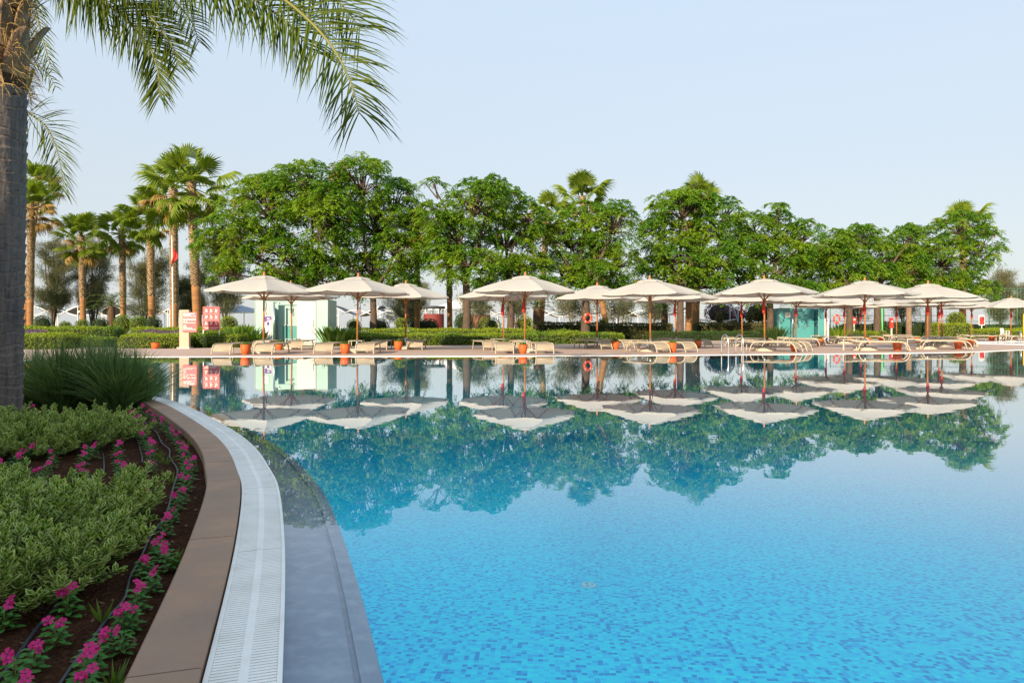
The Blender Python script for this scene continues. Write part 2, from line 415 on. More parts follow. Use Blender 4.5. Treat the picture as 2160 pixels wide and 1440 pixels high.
# brown coping along the near side: separate stones with fine joints
cop = MB()
arc = [0]
for a, b in zip(nearC, nearC[1:]): arc.append(arc[-1]+(b-a).length)
def at_arc(s):
    s = min(max(s, 0), arc[-1]-1e-6)
    import bisect
    i = bisect.bisect_right(arc, s)-1; i = min(i, len(nearC)-2)
    t = (s-arc[i])/(arc[i+1]-arc[i])
    p = nearC[i].lerp(nearC[i+1], t); q = ON[i].lerp(ON[i+1], t).normalized()
    return p, q
s = 1.0
coping_count = 0
while s < arc[-1]-.3:
    L = .62; k = 6; mb = MB(); vs = []; zt = .030+random.uniform(-.0012, .0012)
    prof = [(GW+.006, -.08), (GW+.006, zt-.004), (GW+.010, zt), (GW+CW-.006, zt+.001), (GW+CW, zt-.005), (GW+CW, -.08)]
    for i in range(k+1):
        p, q = at_arc(s+.0016+(L-.0032)*i/k)
        vs += [(p.x+q.x*o, p.y+q.y*o, z) for o, z in prof]
    m = len(prof)
    fs = [(i*m+j, i*m+j+1, (i+1)*m+j+1, (i+1)*m+j) for i in range(k) for j in range(m-1)]+[tuple(range(m)), tuple(k*m+j for j in range(m))[::-1]]
    cop.add(vs, fs)
    s += L
o = cop.build('stone_kerb', M['coping']); struct(o)
# overflow grating modules
s = .2; first = True
marks = []
p1155 = min(range(len(arc)), key=lambda i: abs(nearC[i].y-2.95))
s = arc[p1155]-2.4
while s < arc[-1]-1.2:
    L = 1.2
    px_near = s < arc[p1155]+3
    mb = MB(); pitch = .0172; n = int(L/pitch)
    for i in range(n):
        for side in (0, 1):
            (p, q), (p2, q2) = at_arc(s+i*pitch+.001), at_arc(s+i*pitch+.0130)
            o0, o1 = ((.016, GW/2-.012) if side == 0 else (GW/2+.012, GW-.016))
            a, b, c_, d_ = p+q*o0, p+q*o1, p2+q2*o1, p2+q2*o0
            vs = [(v.x, v.y, z) for z in (-.018, .006) for v in (a, b, c_, d_)]
            mb.add(vs, [(4, 5, 6, 7), (0, 4, 7, 3), (1, 2, 6, 5), (0, 1, 5, 4), (3, 7, 6, 2)])
    o = mb.build('overflow_grating', M['grate'])
    y = at_arc(s+.6)[0].y
    tag(o, 'white slotted grating panel of the curved overflow channel beside the brown kerb', 'grating', 'grating panels along the near pool edge')
    for nm, o0, o1, zz in (('rail', .002, .0155, .009), ('rail', GW-.0155, GW-.001, .009), ('spine', GW/2-.0125, GW/2+.0125, .0065)):
        r = MB(); vs = []
        k = 10
        for i in range(k+1):
            p, q = at_arc(s+.002+(L-.004)*i/k)
            vs += [(p.x+q.x*oo, p.y+q.y*oo, z) for oo, z in ((o0, -.02), (o0, zz), (o1, zz), (o1, -.02))]
        r.add(vs, [(i*4+j, i*4+j+1, (i+1)*4+j+1, (i+1)*4+j) for i in range(k) for j in range(3)]+[(0, 1, 2, 3), tuple(k*4+j for j in (3, 2, 1, 0))])
        r.build(nm, M['grate'], o)
    # end bars of the module
    for e in (s+.002, s+L-.010):
        r = MB()
        (p, q), (p2, q2) = at_arc(e), at_arc(e+.008)
        a, b, c_, d_ = p+q*.016, p+q*(GW-.016), p2+q2*(GW-.016), p2+q2*.016
        r.add([(v.x, v.y, z) for z in (-.018, .0075) for v in (a, b, c_, d_)], [(4, 5, 6, 7), (0, 4, 7, 3), (1, 2, 6, 5), (0, 1, 5, 4), (3, 7, 6, 2)])
        r.build('end_bar', M['grate'], o)
    s += L

# bed + deck sheets
k_bed = min(range(NN), key=lambda i: (nearC[i]-Vector((-5.4, 9.8))).length)
offG = off(GW)
offC = off(GW+CW-.01)
bed = [offC[i] for i in range(0, k_bed+1)]+[Vector((-7.2, 11.0)), Vector((-11, 10.6)), Vector((-11, -3))]
fill('garden_soil', [bed], -.035, M['soil'])
hole = [Vector((-11, -3)), Vector((-11, 10.6)), Vector((-7.2, 11.0))]+[offG[i] for i in range(k_bed, len(outline))]+[offG[0]]
deck_out = [(-90, -14), (60, -14), (70, 62), (30, 60), (15, 52), (11, 44), (2, 37), (-10, 34.2), (-14, 31.2), (-90, 31.2)]
fill('pool_deck', [[Vector(p) for p in deck_out], hole], .004, M['deck'])
fill('lawn', [[(-90, 31.2), (-14, 31.2), (-10, 34.2), (2, 37), (11, 44), (15, 52), (30, 60), (70, 62), (120, 62), (120, 88), (-120, 88), (-120, 31.2)]], 0.0, M['lawn'])
fill('beach', [[(-400, 87), (400, 87), (400, 125), (-400, 125)]], -.25, M['sand'])
fill('sea', [[(-9000, 118), (9000, 118), (9000, 9000), (-9000, 9000)]], -.6, M['sea'])
fill('ground', [[(-9000, -400), (9000, -400), (9000, 9000), (-9000, 9000)]], -4, M['sand'])
# garden path opening between the hedges on the left
fill('garden_path', [[(-22.5, 30), (-18.6, 30), (-21.5, 40), (-26.5, 40)]], .012, M['deck'])

# round floor inlet
t = thing('floor_inlet', 'small round pale inlet cover on the blue mosaic pool floor', 'pool inlet', (.575, 5.12, -depth(5.12)+.002))
MB().lathe([(.062, 0), (.060, .008), (.045, .011), (.0, .0115)], 28).build('cover', pmat('inlet_plastic', (.42, .66, .76), (.38, .62, .72), 5, .4), t, True)
mb = MB()
for a in (0, 2.1, 4.2): mb.box((.026*math.cos(a), .026*math.sin(a), .0125), (.02, .008, .003), Matrix.Rotation(a+1.57, 3, 'Z'))
mb.build('slot', M['void'], t)

# second, smaller basin on the right
cx, cy = 31.4, 39.5
ell = [Vector((cx+4.6*math.cos(a), cy+3.4*math.sin(a))) for a in np.linspace(0, 2*PI, 49)[:-1]]
en = [-(n) for n in normals2(ell, True)]
fill('small_pool_floor', [ell], .010, M['tiles']); fill('small_pool_water', [ell], .022, M['water2'])
loft('small_pool_edge', ell, en, [(-.02, .0), (-.02, .05), (.28, .05), (.30, .0)], M['grate'], True)

# ------------------------------------------------------------------ umbrellas
RIM, ZR, ZA = 2.0, 2.26, 2.80
def make_umbrella():
    t = thing('sun_umbrella', '', 'umbrella')
    MB().tube([(0, 0, .25), (0, 0, 2.84)], .033, 10).build('pole', M['wood'], t, True)
    c = MB(); c.box((0, 0, .06), (.62, .62, .12)); c.box((0, 0, .135), (.5, .5, .03)); c.build('base', M['concrete'], t)
    MB().tube([(0, 0, .12), (0, 0, .5)], .043, 10).build('sleeve', M['steel'], t, True)
    MB().lathe([(.03, 2.80), (.055, 2.84), (.05, 2.88), (.028, 2.90), (.045, 2.93), (.03, 2.97), (.0, 2.99)], 10).build('finial', M['wood'], t, True)
    def canopy(r0, r1, z0, z1, nr, lip, sag):
        mb = MB(); sub = 4; n = 8*sub; vs = []
        for i in range(nr+1):
            f = i/nr; r = r0+(r1-r0)*f; z = z0+(z1-z0)*f+.05*math.sin(PI*f)*(r1/2)
            for k in range(n):
                a = 2*PI*k/n; m = (k % sub)/sub
                a0 = 2*PI*(k-k % sub)/n; a1 = a0+PI/4
                x = r*((1-m)*math.cos(a0)+m*math.cos(a1)); y = r*((1-m)*math.sin(a0)+m*math.sin(a1))
                b = 4*m*(1-m)*f
                vs.append((x*(1-.022*b), y*(1-.022*b), z-sag*b+.010*f*math.sin(5*x+2.1*y+1)*math.sin(4.3*y-1.7*x)*(b > .05)))
        m_ = nr+1
        fs = [(i*n+k, (i+1)*n+k, (i+1)*n+(k+1) % n, i*n+(k+1) % n) for i in range(nr) for k in range(n)]
        b0 = len(vs)
        for k in range(n):
            v = vs[nr*n+k]; vs.append((v[0]*.998, v[1]*.998, v[2]-lip))
        fs += [(nr*n+k, b0+k, b0+(k+1) % n, nr*n+(k+1) % n) for k in range(n)]
        mb.add(vs, fs); return mb
    canopy(.04, RIM, ZA, ZR, 6, .045, .035).build('canopy', M['fabric'], t)
    canopy(.03, .52, ZA+.045, ZA-.055, 3, .03, .012).build('vent_flap', M['fabric'], t)
    for k in range(8):
        a = PI/4*k; c_, s_ = math.cos(a), math.sin(a)
        rb = MB(); 
        pts = [(r*c_, r*s_, ZA+(ZR-ZA)*((r-.04)/(RIM-.04))+.05*math.sin(PI*(r-.04)/(RIM-.04))-.035) for r in (.06, .7, 1.35, RIM-.005)]
        rb.tube(pts, .016, 4); o = rb.build('rib', M['wood'], t)
        MB().tube([(.05*c_, .05*s_, 2.02), pts[1]], .013, 4).build('strut', M['wood'], o)
    MB().lathe([(.04, 1.96), (.075, 1.98), (.075, 2.05), (.04, 2.07)], 10).build('runner', M['wood'], t)
    return t
umb = make_umbrella(); kids[umb.name] = list(umb.children)
def strap(kind, parent):
    if kind == 'cord':
        mb = MB(); mb.tube(catmull([(.05, -.03, 2.0), (.08, -.05, 1.75), (.11, -.04, 1.5), (.07, -.05, 1.45), (.05, -.04, 1.7)], 4), .013, 5)
        return mb.build('pull_cord', M['cord'], parent)
    mb = MB(); mb.lathe([(.0, 1.45), (.05, 1.50), (.07, 1.62), (.06, 1.78), (.03, 1.92), (.015, 2.0)], 8, (-.075, -.05, 0))
    return mb.build('strap_bundle', M['redcloth'], parent, True)

ORD = ['first', 'second', 'third', 'fourth', 'fifth', 'sixth', 'seventh', 'eighth']
# px of pole, distance, row, lounger heading (0 = foot end towards the camera, + = turned to the right), strap
UM = [(555.5, 24.8, 'w', 0, 'cord'), (753, 25.4, 'w', 2, 'cord'), (1106.6, 25.6, 'w', 6, 'red'), (1372, 26.6, 'w', 30, 'cord'), (1613, 27.2, 'w', 48, 'red'),
      (1825, 27.9, 'w', 62, 'red'), (1956, 29.6, 'w', 66, 'red'),
      (616, 29.6, 'b', 2, 'cord'), (855.5, 29.6, 'b', 4, 'cord'), (1062.5, 29.2, 'b', 16, 'red'), (1259.6, 30.6, 'b', 34, 'cord'), (1427, 32.0, 'b', 40, 'red'),
      (1566, 34.2, 'b', 50, 'red'), (1678, 35.0, 'b', 58, 'red'), (1988, 33.6, 'b', 62, 'red'),
      (1742.6, 41.5, 'f', 60, 'red'), (1782, 39.5, 'f', 62, 'red'), (1816, 43.5, 'f', 62, 'red'), (1891, 42.5, 'f', 70, 'red'), (1980, 40, 'f', 70, 'red'),
      (2050, 46, 'f', 72, 'red'), (2132, 44.5, 'f', 76, 'red')]
cnt = {'w': 0, 'b': 0, 'f': 0}
ROWN = {'w': 'waterside row', 'b': 'second row', 'f': 'farthest row'}

# ---- lounger, table, pot prototypes
def make_lounger():
    t = thing('sun_lounger', '', 'sun lounger')
    prof = [(.98, .385), (.5, .375), (0, .37), (-.62, .372), (-.80, .355), (-.90, .305), (-.965, .22), (-1.0, .13)]
    mb = MB(); vs = []
    for (y, z) in prof:
        vs += [(-.292, y, z), (.292, y, z), (.292, y+.004, z-.016), (-.292, y+.004, z-.016)]
    n = len(prof)
    fs = [(i*4+j, i*4+(j+1) % 4, (i+1)*4+(j+1) % 4, (i+1)*4+j) for i in range(n-1) for j in range(4)]+[(0, 1, 2, 3), tuple((n-1)*4+j for j in (3, 2, 1, 0))]
    mb.add(vs, fs); mb.build('sling', M['sling'], t)
    fr = MB()
    for x in (-.315, .315):
        fr.tube(catmull([(x, y, z) for y, z in prof], 3), .023, 6)
    for y, z in ((.97, .375), (.1, .345), (-.985, .16)): fr.tube([(-.315, y, z), (.315, y, z)], .017, 6)
    fr.build('frame', M['alu'], t, True)
    for x in (-.315, .315):
        MB().tube([(x, -1.0, .13), (x, -1.025, .06), (x, -1.04, 0)], .023, 6).build('leg', M['alu'], t, True)
        MB().tube(catmull([(x, .40, .368), (x, .60, .34), (x, .70, .24), (x, .78, 0)], 4), .023, 6).build('leg', M['alu'], t, True)
    return t
lou = make_lounger(); kids[lou.name] = list(lou.children)
def make_table():
    t = thing('side_table', '', 'side table')
    mb = MB(); mb.box((0, 0, .435), (.52, .52, .025)); mb.build('tabletop', M['alu'], t)
    for x in (-.24, .24):
        for y in (-.24, .24): MB().box((x, y, .21), (.03, .03, .423)).build('leg', M['alu'], t)
    return t
tab = make_table(); kids[tab.name] = list(tab.children)
def make_pot():
    t = thing('potted_plant', '', 'plant pot')
    MB().lathe([(.095, 0), (.11, .01), (.15, .12), (.172, .26), (.165, .30), (.178, .32), (.178, .34), (.160, .345), (.150, .30), (.0, .29)], 20).build('pot', M['terracotta'], t, True)
    n = 160; c = R_.normal(size=(n, 3))*[.05, .05, .02]+[0, 0, .31]; d = rdir(n)+[0, 0, .9]
    quads('foliage', leaves(c, d, rdir(n), R_.uniform(.07, .14, n), R_.uniform(.03, .05, n)), M['canna'], t)
    return t
pot = make_pot(); kids[pot.name] = list(pot.children)
used = set()
def inst(proto, loc, rz, label, group, scale=1):
    if proto.name in used: o = copy_tree(proto)
    else: o = proto; used.add(proto.name)
    o.location = loc; o.rotation_euler = (0, 0, rz); o['label'] = label; o['group'] = group
    if scale != 1: o.scale = (scale,)*3
    return o
pairs = []
for (px, d, row, hd, st) in UM:
    i = cnt[row]; cnt[row] += 1
    p = GX(px, d, .004)
    who = f'{ORD[i]} from the left, {ROWN[row]}'
    u = inst(umb, p, random.uniform(-.12, .12)+PI/8, f'cream octagonal umbrella on wooden pole, {who}', 'cream umbrellas on the pool deck')
    u.rotation_euler.x = random.uniform(-.022, .022); u.rotation_euler.y = random.uniform(-.022, .022); u.scale = (1, 1, random.uniform(.985, 1.015))
    pairs.append((u, st))
    a = math.radians(hd)
    fx = Vector((math.sin(a), -math.cos(a), 0)); sx = Vector((math.cos(a), math.sin(a), 0))     # foot direction, side direction
    fwd = .5 if row == 'w' else .3
    for sgn, nm in ((-1, 'left'), (1, 'right')):
        off_ = .92 if sgn < 0 else .52
        if hd > 20: off_ = .66
        q = p+fx*fwd+sx*(sgn*off_)+Vector((random.uniform(-.05, .05), random.uniform(-.06, .06), 0))
        inst(lou, q, a+random.uniform(-.03, .03), f'beige lounger on the {nm} of the umbrella {who}', 'beige sling loungers on the deck')
    inst(tab, p+fx*(-.55)+sx*(-.12), a, f'small cream table behind the umbrella {who}', 'low side tables between loungers')
    inst(pot, p+fx*1.15+sx*(-.2 if hd < 20 else .05), random.uniform(0, 6), f'orange terracotta pot at the umbrella {who}', 'terracotta pots between loungers', random.uniform(.94, 1.06))
for u, st in pairs: strap(st, u)

# more loungers standing free in the far right
for k, (px, d, hd) in enumerate(((1893, 51, 86), (2110, 47, 84), (2062, 50, 84))):
    inst(lou, GX(px, d, .004), math.radians(hd), ['grey looking lounger alone by the bright green post', 'lounger broadside to the camera near the small pool rim', 'lounger broadside in front of the white garden chair'][k], 'beige sling loungers on the deck')

# ------------------------------------------------------------------ pool ladders
def ladder(loc, rz, label):
    t = thing('pool_ladder', label, 'pool ladder', loc, rz, 'steel ladders at the water edge')
    for x in (-.27, .27):
        MB().tube(catmull([(x, .45, 0), (x, .45, .45), (x, .40, .60), (x, .22, .68), (x, .02, .62), (x, -.06, .45), (x, -.07, 0), (x, -.07, -.6)], 5), .022, 8).build('rail', M['steel'], t, True)
    for z in (-.15, -.4): MB().box((0, -.07, z), (.5, .09, .03)).build('step', M['steel'], t)
    return t
pl = GX(1550, 23.55, .01); ladder((pl.x, pl.y, .01), .15, 'steel pool ladder rails in front of the central umbrellas')
ladder((28.1, 37.3, .05), 2.6, 'steel ladder rails at the small pool on the far right')

# ------------------------------------------------------------------ hedges, bushes and planting
def lump(p): return .5*np.sin(p[:, 0]*2.3+1.3*np.sin(p[:, 1]*1.7))+.3*np.sin(p[:, 0]*5.1+p[:, 2]*3.0+2)+.3*np.sin(p[:, 1]*4.3+p[:, 2]*4.7)
def hedge(px0, px1, d, top, mat, label, cat='hedge', depth=1.2, leaf=.075, d1=None, name='clipped_hedge', dens=1.6, wob=.06, group=None, tall=0):
    d1 = d1 or d
    a = GX(px0, d); b = GX(px1, d1); h = max(.3, ZT(top, (d+d1)/2))
    L = (b-a).length; ang = math.atan2(b.y-a.y, b.x-a.x)
    area = [L*depth, L*h, L*h, depth*h, depth*h]; tot = sum(area)
    n = int(min(16000, max(1500, dens*tot/(leaf*leaf*.5))))
    w = R_.choice(5, n, p=np.array(area)/tot); u = R_.random(n); v = R_.random(n)
    P = np.zeros((n, 3)); Nn = np.zeros((n, 3))
    m = w == 0; P[m] = np.c_[u[m]*L, (v[m]-.0)*depth, np.full(m.sum(), h)]; Nn[m] = (0, 0, 1)
    for k, yy, ny in ((1, 0, -1), (2, depth, 1)):
        m = w == k; P[m] = np.c_[u[m]*L, np.full(m.sum(), yy), v[m]*h]; Nn[m] = (0, ny, 0)
    for k, xx, nx in ((3, 0, -1), (4, L, 1)):
        m = w == k; P[m] = np.c_[np.full(m.sum(), xx), u[m]*depth, v[m]*h]; Nn[m] = (nx, 0, 0)
    # round the shoulders and make the face uneven
    r = min(.22, h*.35); c = np.c_[np.clip(P[:, 0], r, L-r), np.clip(P[:, 1], r, depth-r), np.minimum(P[:, 2], h-r)]
    dv = P-c; ln = np.linalg.norm(dv, axis=1, keepdims=True); dn = np.where(ln > 1e-6, dv/np.maximum(ln, 1e-6), Nn)
    P = c+dn*np.minimum(ln, r)
    P = P+dn*(lump(P)[:, None]*wob+R_.normal(size=(n, 1))*wob*.55)
    P[:, 2] = np.maximum(P[:, 2], .02)
    dirs = dn*.6+rdir(n)*.8+np.array([0, 0, .25])
    Q = leaves(P, dirs, rdir(n)+dn, R_.uniform(.7, 1.3, n)*leaf, R_.uniform(.4, .65, n)*leaf)
    core = MB(); i = .09; core.box((L/2, depth/2, (h-i)/2), (L-2*i, depth-2*i, h-i))
    o = quads(name, Q, [mat, M['hcore']], core=core)
    o.location = a; o.rotation_euler = (0, 0, ang)
    return tag(o, label, cat, group)
def ball(px, py, rpx, d, mat, label, group=None, sx=1, leaf=.075, name='topiary_bush'):
    r = rpx*d/F; c = W(px, py, d); c.z = max(c.z, r*.8)
    n = int(min(9000, 12*r*r/(leaf*leaf*.5)*1.5)); u = rdir(n)
    P = u*r*(np.array([sx, sx, 1]))*(1+.06*lump(u*2.2*r+px)[:, None]+R_.normal(size=(n, 1))*.05)
    Q = leaves(P, u*.6+rdir(n)*.8, rdir(n)+u, R_.uniform(.7, 1.3, n)*leaf, R_.uniform(.4, .65, n)*leaf)
    core = MB(); core.lathe([(.01, -r*.85), (r*.6*sx, -r*.65), (r*.86*sx, 0), (r*.6*sx, r*.62), (.01, r*.86)], 12)
    if c.z > r*.9: core.tube([(0, 0, -c.z), (0, 0, -r*.7)], .06, 6)
    o = quads(name, Q, [mat, M['hcore']], core=core); o.location = c
    return tag(o, label, 'bush', group)

hedge(250, 381, 30.5, 707, M['hedgey'], 'bright yellow-green low hedge left of the beige sign', depth=1.8, leaf=.07)
hedge(402, 498, 31.6, 706, M['hedgeg'], 'green low hedge behind the red pictogram sign', depth=1.6, leaf=.07)
hedge(-60, 128, 29.4, 707, M['hedgey'], 'yellow-green low hedge seen beside the near palm trunk', depth=1.6, leaf=.07)
hedge(128, 214, 32.5, 713, M['hedgeg'], 'dark low hedge beyond the tall grass clump, left of the path', depth=1.4, leaf=.07)
hedge(285, 384, 34.5, 701, M['purple'], 'strip of purple lavender blooms behind the yellow hedge', 'flower strip', depth=1.0, leaf=.07, name='lavender_strip', wob=.1)
hedge(-40, 75, 33.5, 700, M['purple'], 'strip of purple blooms right of the near palm trunk', 'flower strip', depth=1.0, leaf=.07, name='lavender_strip', wob=.1)
hedge(-60, 232, 40, 692, M['hedgeg'], 'long clipped hedge left of the garden path', depth=1.6, leaf=.1)
hedge(270, 372, 40, 694, M['hedgey'], 'clipped hedge under the palms right of the path', depth=1.6, leaf=.1)
hedge(400, 530, 39, 694, M['hedgey'], 'clipped hedge between the red sign and the shower cabin', depth=1.6, leaf=.1)
BG = 'round clipped bushes under the palms'
for k, (px, py, r) in enumerate(((90, 684, 17), (138, 689, 11), (174, 687, 13), (212, 685, 14), (260, 683, 17), (292, 683, 16), (322, 684, 16))):
    ball(px, py, r, 44, M['hedgeg'] if k % 3 else M['hedged'], 'round clipped bush in the row under the left palms', BG)
ball(482, 684, 17, 42, M['hedgey'], 'single round yellow-green bush right of the red pictogram sign')
hedge(746, 920, 35, 706, M['hedgeg'], 'green low hedge right of the shower cabin', depth=1.5, leaf=.075, d1=35.5)
hedge(922, 1135, 35.6, 706, M['hedgeg'], 'green low hedge below the red beach kiosk', depth=1.5, leaf=.075, d1=37)
hedge(740, 1130, 39, 696, M['hedgey'], 'long taller hedge behind the low green hedges at centre', depth=1.4, leaf=.09, d1=40)
hedge(1112, 1245, 39, 704, M['hedgeg'], 'loose low green bushes left of the lifebuoy tree', depth=2.2, leaf=.08, d1=41, wob=.14)
hedge(1246, 1318, 42.5, 704, M['hedgeg'], 'short green hedge right of the lifebuoy tree', depth=1.6, leaf=.08, d1=44)
hedge(1384, 1500, 47.5, 702, M['hedged'], 'dark green low hedge under the central tree trunks', depth=1.6, leaf=.085, d1=48.5)
hedge(1500, 1636, 48.8, 702, M['hedged'], 'dark green low hedge left of the teal shower cabin', depth=1.6, leaf=.085, d1=51)
hedge(1136, 1232, 51, 682, M['hedget'], 'olive hedge behind the orange palm base', depth=1.6, leaf=.12)
hedge(1244, 1420, 52, 684, M['hedget'], 'long olive hedge right of the lifebuoy', depth=1.6, leaf=.12)
hedge(1472, 1625, 55, 683, M['hedget'], 'olive hedge in front of the volleyball net', depth=1.6, leaf=.12)
hedge(1786, 1868, 62, 686, M['hedged'], 'dark hedge right of the teal shower cabin', depth=1.6, leaf=.12)
hedge(1868, 1985, 62.5, 682, M['hedged'], 'dark hedge right of the bright green post', depth=1.6, leaf=.12)
hedge(1975, 2050, 59, 684, M['hedgey'], 'light green rounded hedge under the round bush at right', depth=1.8, leaf=.11)
hedge(2050, 2230, 66, 687, M['hedged'], 'dark hedge behind the white garden chair', depth=1.6, leaf=.12)
hedge(2040, 2240, 60, 697, M['hedgey'], 'low pale grassy planting by the white garden chair', depth=3, leaf=.11, wob=.12, name='low_planting')
hedge(1786, 1862, 57, 702, M['hedgeg'], 'low leafy planting in front of the dark right hedge', depth=2, leaf=.1, wob=.12, name='low_planting')
ball(747, 688, 14, 41.5, M['hedgey'], 'round yellow-green bush above the hedge right of the shower cabin', group='round yellow bushes')
ball(846, 685, 13, 42, M['hedgey'], 'round yellow-green bush left of the red kiosk', group='round yellow bushes')
ball(979, 682, 20, 43, M['hedged'], 'large dark round bush right of the red kiosk')
ball(1030, 688, 18, 44, M['hedgeg'], 'loose green bush between dark bush and umbrella pole', sx=1.4)
ball(1107, 685, 17, 43, M['hedgey'], 'bright yellow-green round bush behind the third waterside umbrella')
ball(1271, 681, 9, 56, M['hedgey'], 'small yellow-green bush right of the lifebuoy', leaf=.09)
ball(2016, 675, 16, 62, M['hedgey'], 'large round green bush topping the right hedge', leaf=.1)
ball(1860, 705, 8, 52, M['hedgey'], 'small bright yellow bush at the foot of the green post', sx=1.3)
for k, px in enumerate((800, 880, 905)): ball(px, 688, 15, 48, M['hedged'], 'dark loose shrub behind the central hedge', 'dark shrubs behind the central hedge', 1.3)
ball(1519, 661, 24, 64, M['boug'], 'purple flowering bougainvillea bush behind the net', sx=1.25, leaf=.13, name='flowering_bush')
ball(1552, 668, 18, 66, M['boug'], 'purple flowering bush right of the pale net post', sx=1.2, leaf=.13, name='flowering_bush')
ball(1600, 660, 22, 66, M['hedget'], 'olive bush behind the central right umbrella', sx=1.3, leaf=.13)
for px, lab in ((1518, 'slim clipped olive column bush in front of bougainvillea'), (1582, 'yellowish clipped column bush beside umbrella pole')):
    o = ball(px, 672, 7, 58, M['hedget'], lab, name='column_bush', leaf=.1); o.scale = (1, 1, 1.9)

def blade_plant(px, d, n, h, spread, mat, label, wl=.12, name='leafy_plant', group=None):
    p = GX(px, d, 0); a = R_.uniform(0, 2*PI, n); e = R_.uniform(.0, 1, n)**.8
    base = np.c_[np.cos(a)*e*spread*.5, np.sin(a)*e*spread*.5, np.full(n, .02)]
    hh = h*R_.uniform(.55, 1.0, n)
    tip = base+np.c_[np.cos(a)*spread*.6*e+R_.normal(size=n)*.1, np.sin(a)*spread*.6*e+R_.normal(size=n)*.1, hh]
    mid = base*.45+tip*.55+np.c_[np.zeros(n), np.zeros(n), hh*.12]
    side = np.c_[-np.sin(a+R_.normal(size=n)*.8), np.cos(a+R_.normal(size=n)*.8), np.zeros(n)]*(wl*R_.uniform(.6, 1.2, n)[:, None])/2
    Q = np.concatenate([np.stack([base-side*.3, base+side*.3, mid+side, mid-side], 1), np.stack([mid-side, mid+side, tip+side*.05, tip-side*.05], 1)])
    o = quads(name, Q, mat); o.location = p
    return tag(o, label, 'plant', group)
blade_plant(512, 35.6, 170, 1.15, 1.1, M['canna'], 'tall broad-leaved plant left of the shower cabin', .13)
blade_plant(530, 34.2, 120, .8, 1.0, M['canna'], 'lower broad-leaved plant at the left foot of the shower cabin', .12)
blade_plant(706, 34.6, 170, 1.05, 1.1, M['canna'], 'broad-leaved plant against the right side of the shower cabin', .13)
blade_plant(730, 34.8, 150, .95, 1.0, M['canna'], 'broad-leaved plant left of the second waterside umbrella pole', .12)
blade_plant(1634, 51.2, 300, 1.1, 1.4, M['hedged'], 'dark strappy plant left of the teal shower cabin', .06)
blade_plant(1766, 56, 200, 1.0, 1.6, M['hedgeg'], 'strappy plant right of the teal shower cabin', .07)
blade_plant(1770, 59, 120, 1.4, 1.8, M['hedged'], 'dark spiky plant below the right lifebuoy', .1)

# ------------------------------------------------------------------ broad trees
def tree(tpx, d, fork_py, blobs, label, seed, density=1.0, trunk_r=.22, lean=0, group='broad green trees along the beach side'):
    rng = np.random.default_rng(seed)
    base = GX(tpx, d, 0)
    t = thing('chinaberry_tree', label, 'tree', base, 0, group)
    fork = W(tpx+lean, fork_py, d)-base
    tr = MB()
    tr.tube([(0, 0, -.1), (0, 0, .2), fork*.5+Vector((.06, .05, 0)), fork], [trunk_r*1.35, trunk_r*1.05, trunk_r*.92, trunk_r*.8], 10)
    tk = tr.build('trunk', M['bark'], t, True)
    br = MB()
    cl = []; outw = []
    for (bx, by, rx, ry) in blobs:
        c = W(bx, by, d)-base; c.y = rng.uniform(-1.3, 1.3)
        rad = np.array([rx*d/F, min(rx*d/F*.95, 2.6), ry*d/F])
        m1 = fork.lerp(c, .5)+Vector((rng.normal()*.25, rng.normal()*.25, -.15))
        br.tube(catmull([fork*.96, m1, c], 4), [trunk_r*.55*(1-.75*i/8) for i in range(9)], 6)
        n = int(density*rx*ry/34*(d/42)**1.0)
        u = unit(rng.normal(size=(n, 3))); u[:, 2] = np.where(rng.random(n) < .45, np.abs(u[:, 2]), u[:, 2])
        rr = .45+.55*rng.random(n)**.55
        P = np.array(c)+u*rad*rr[:, None]
        cl.append(P); outw.append(u)
        for q in P[rng.random(n) < .35]:
            qv = Vector(q); mm = c.lerp(qv, .5)+Vector((rng.normal()*.12, rng.normal()*.12, rng.normal()*.1))
            br.tube([c.lerp(fork, .15), mm, qv], [.045, .028, .012], 4, False)
    br.build('limbs', M['bark'], t, True)
    P = np.concatenate(cl); U = np.concatenate(outw); n = len(P)
    nl, npair = 9, 6
    az = rng.uniform(0, 2*PI, (n, nl)); el = rng.uniform(-.25, 1.0, (n, nl))
    D = np.stack([np.cos(az)*np.cos(el), np.sin(az)*np.cos(el), np.sin(el)], -1)+U[:, None, :]*.55
    D = unit(D); Rr = rng.uniform(.36, .66, (n, nl, 1, 1))*(1.0 if d < 47 else 1.12)
    tt = np.linspace(.22, 1, npair)[None, None, :, None]
    path = P[:, None, None, :]+D[:, :, None, :]*Rr*tt+np.array([0, 0, -1.])*(Rr*.62*tt**2)
    tan = unit(D[:, :, None, :]+np.array([0, 0, -1.])*(1.24*tt))
    sd = unit(np.cross(D, np.array([0, 0, 1.]))+1e-6)[:, :, None, :]
    lf = []
    for sg in (-1, 1):
        dr = sd*sg*.8+tan*.65+np.array([0, 0, -.28])+rng.normal(size=path.shape)*.2
        L = rng.uniform(.11, .185, path.shape[:3])*(1.0 if d < 47 else 1.2); 
        nr = np.array([0, 0, 1.])+rng.normal(size=path.shape)*.45
        lf.append(leaves(path, dr, nr, L, L*.44))
    quads('crown', np.concatenate(lf), M['tree1'], t)
    # seed clusters
    sel = P[rng.random(n) < .07]+[0, -.25, -.1]; m = 26
    pp = np.repeat(sel, m, 0)+rng.normal(size=(len(sel)*m, 3))*[.13, .13, .15]
    if len(pp): struct(quads('seed_clusters', leaves(pp, rng.normal(size=pp.shape)+[0, 0, -1], rng.normal(size=pp.shape), np.full(len(pp), .08), np.full(len(pp), .05)), M['pods'], t), 'stuff')
    return t
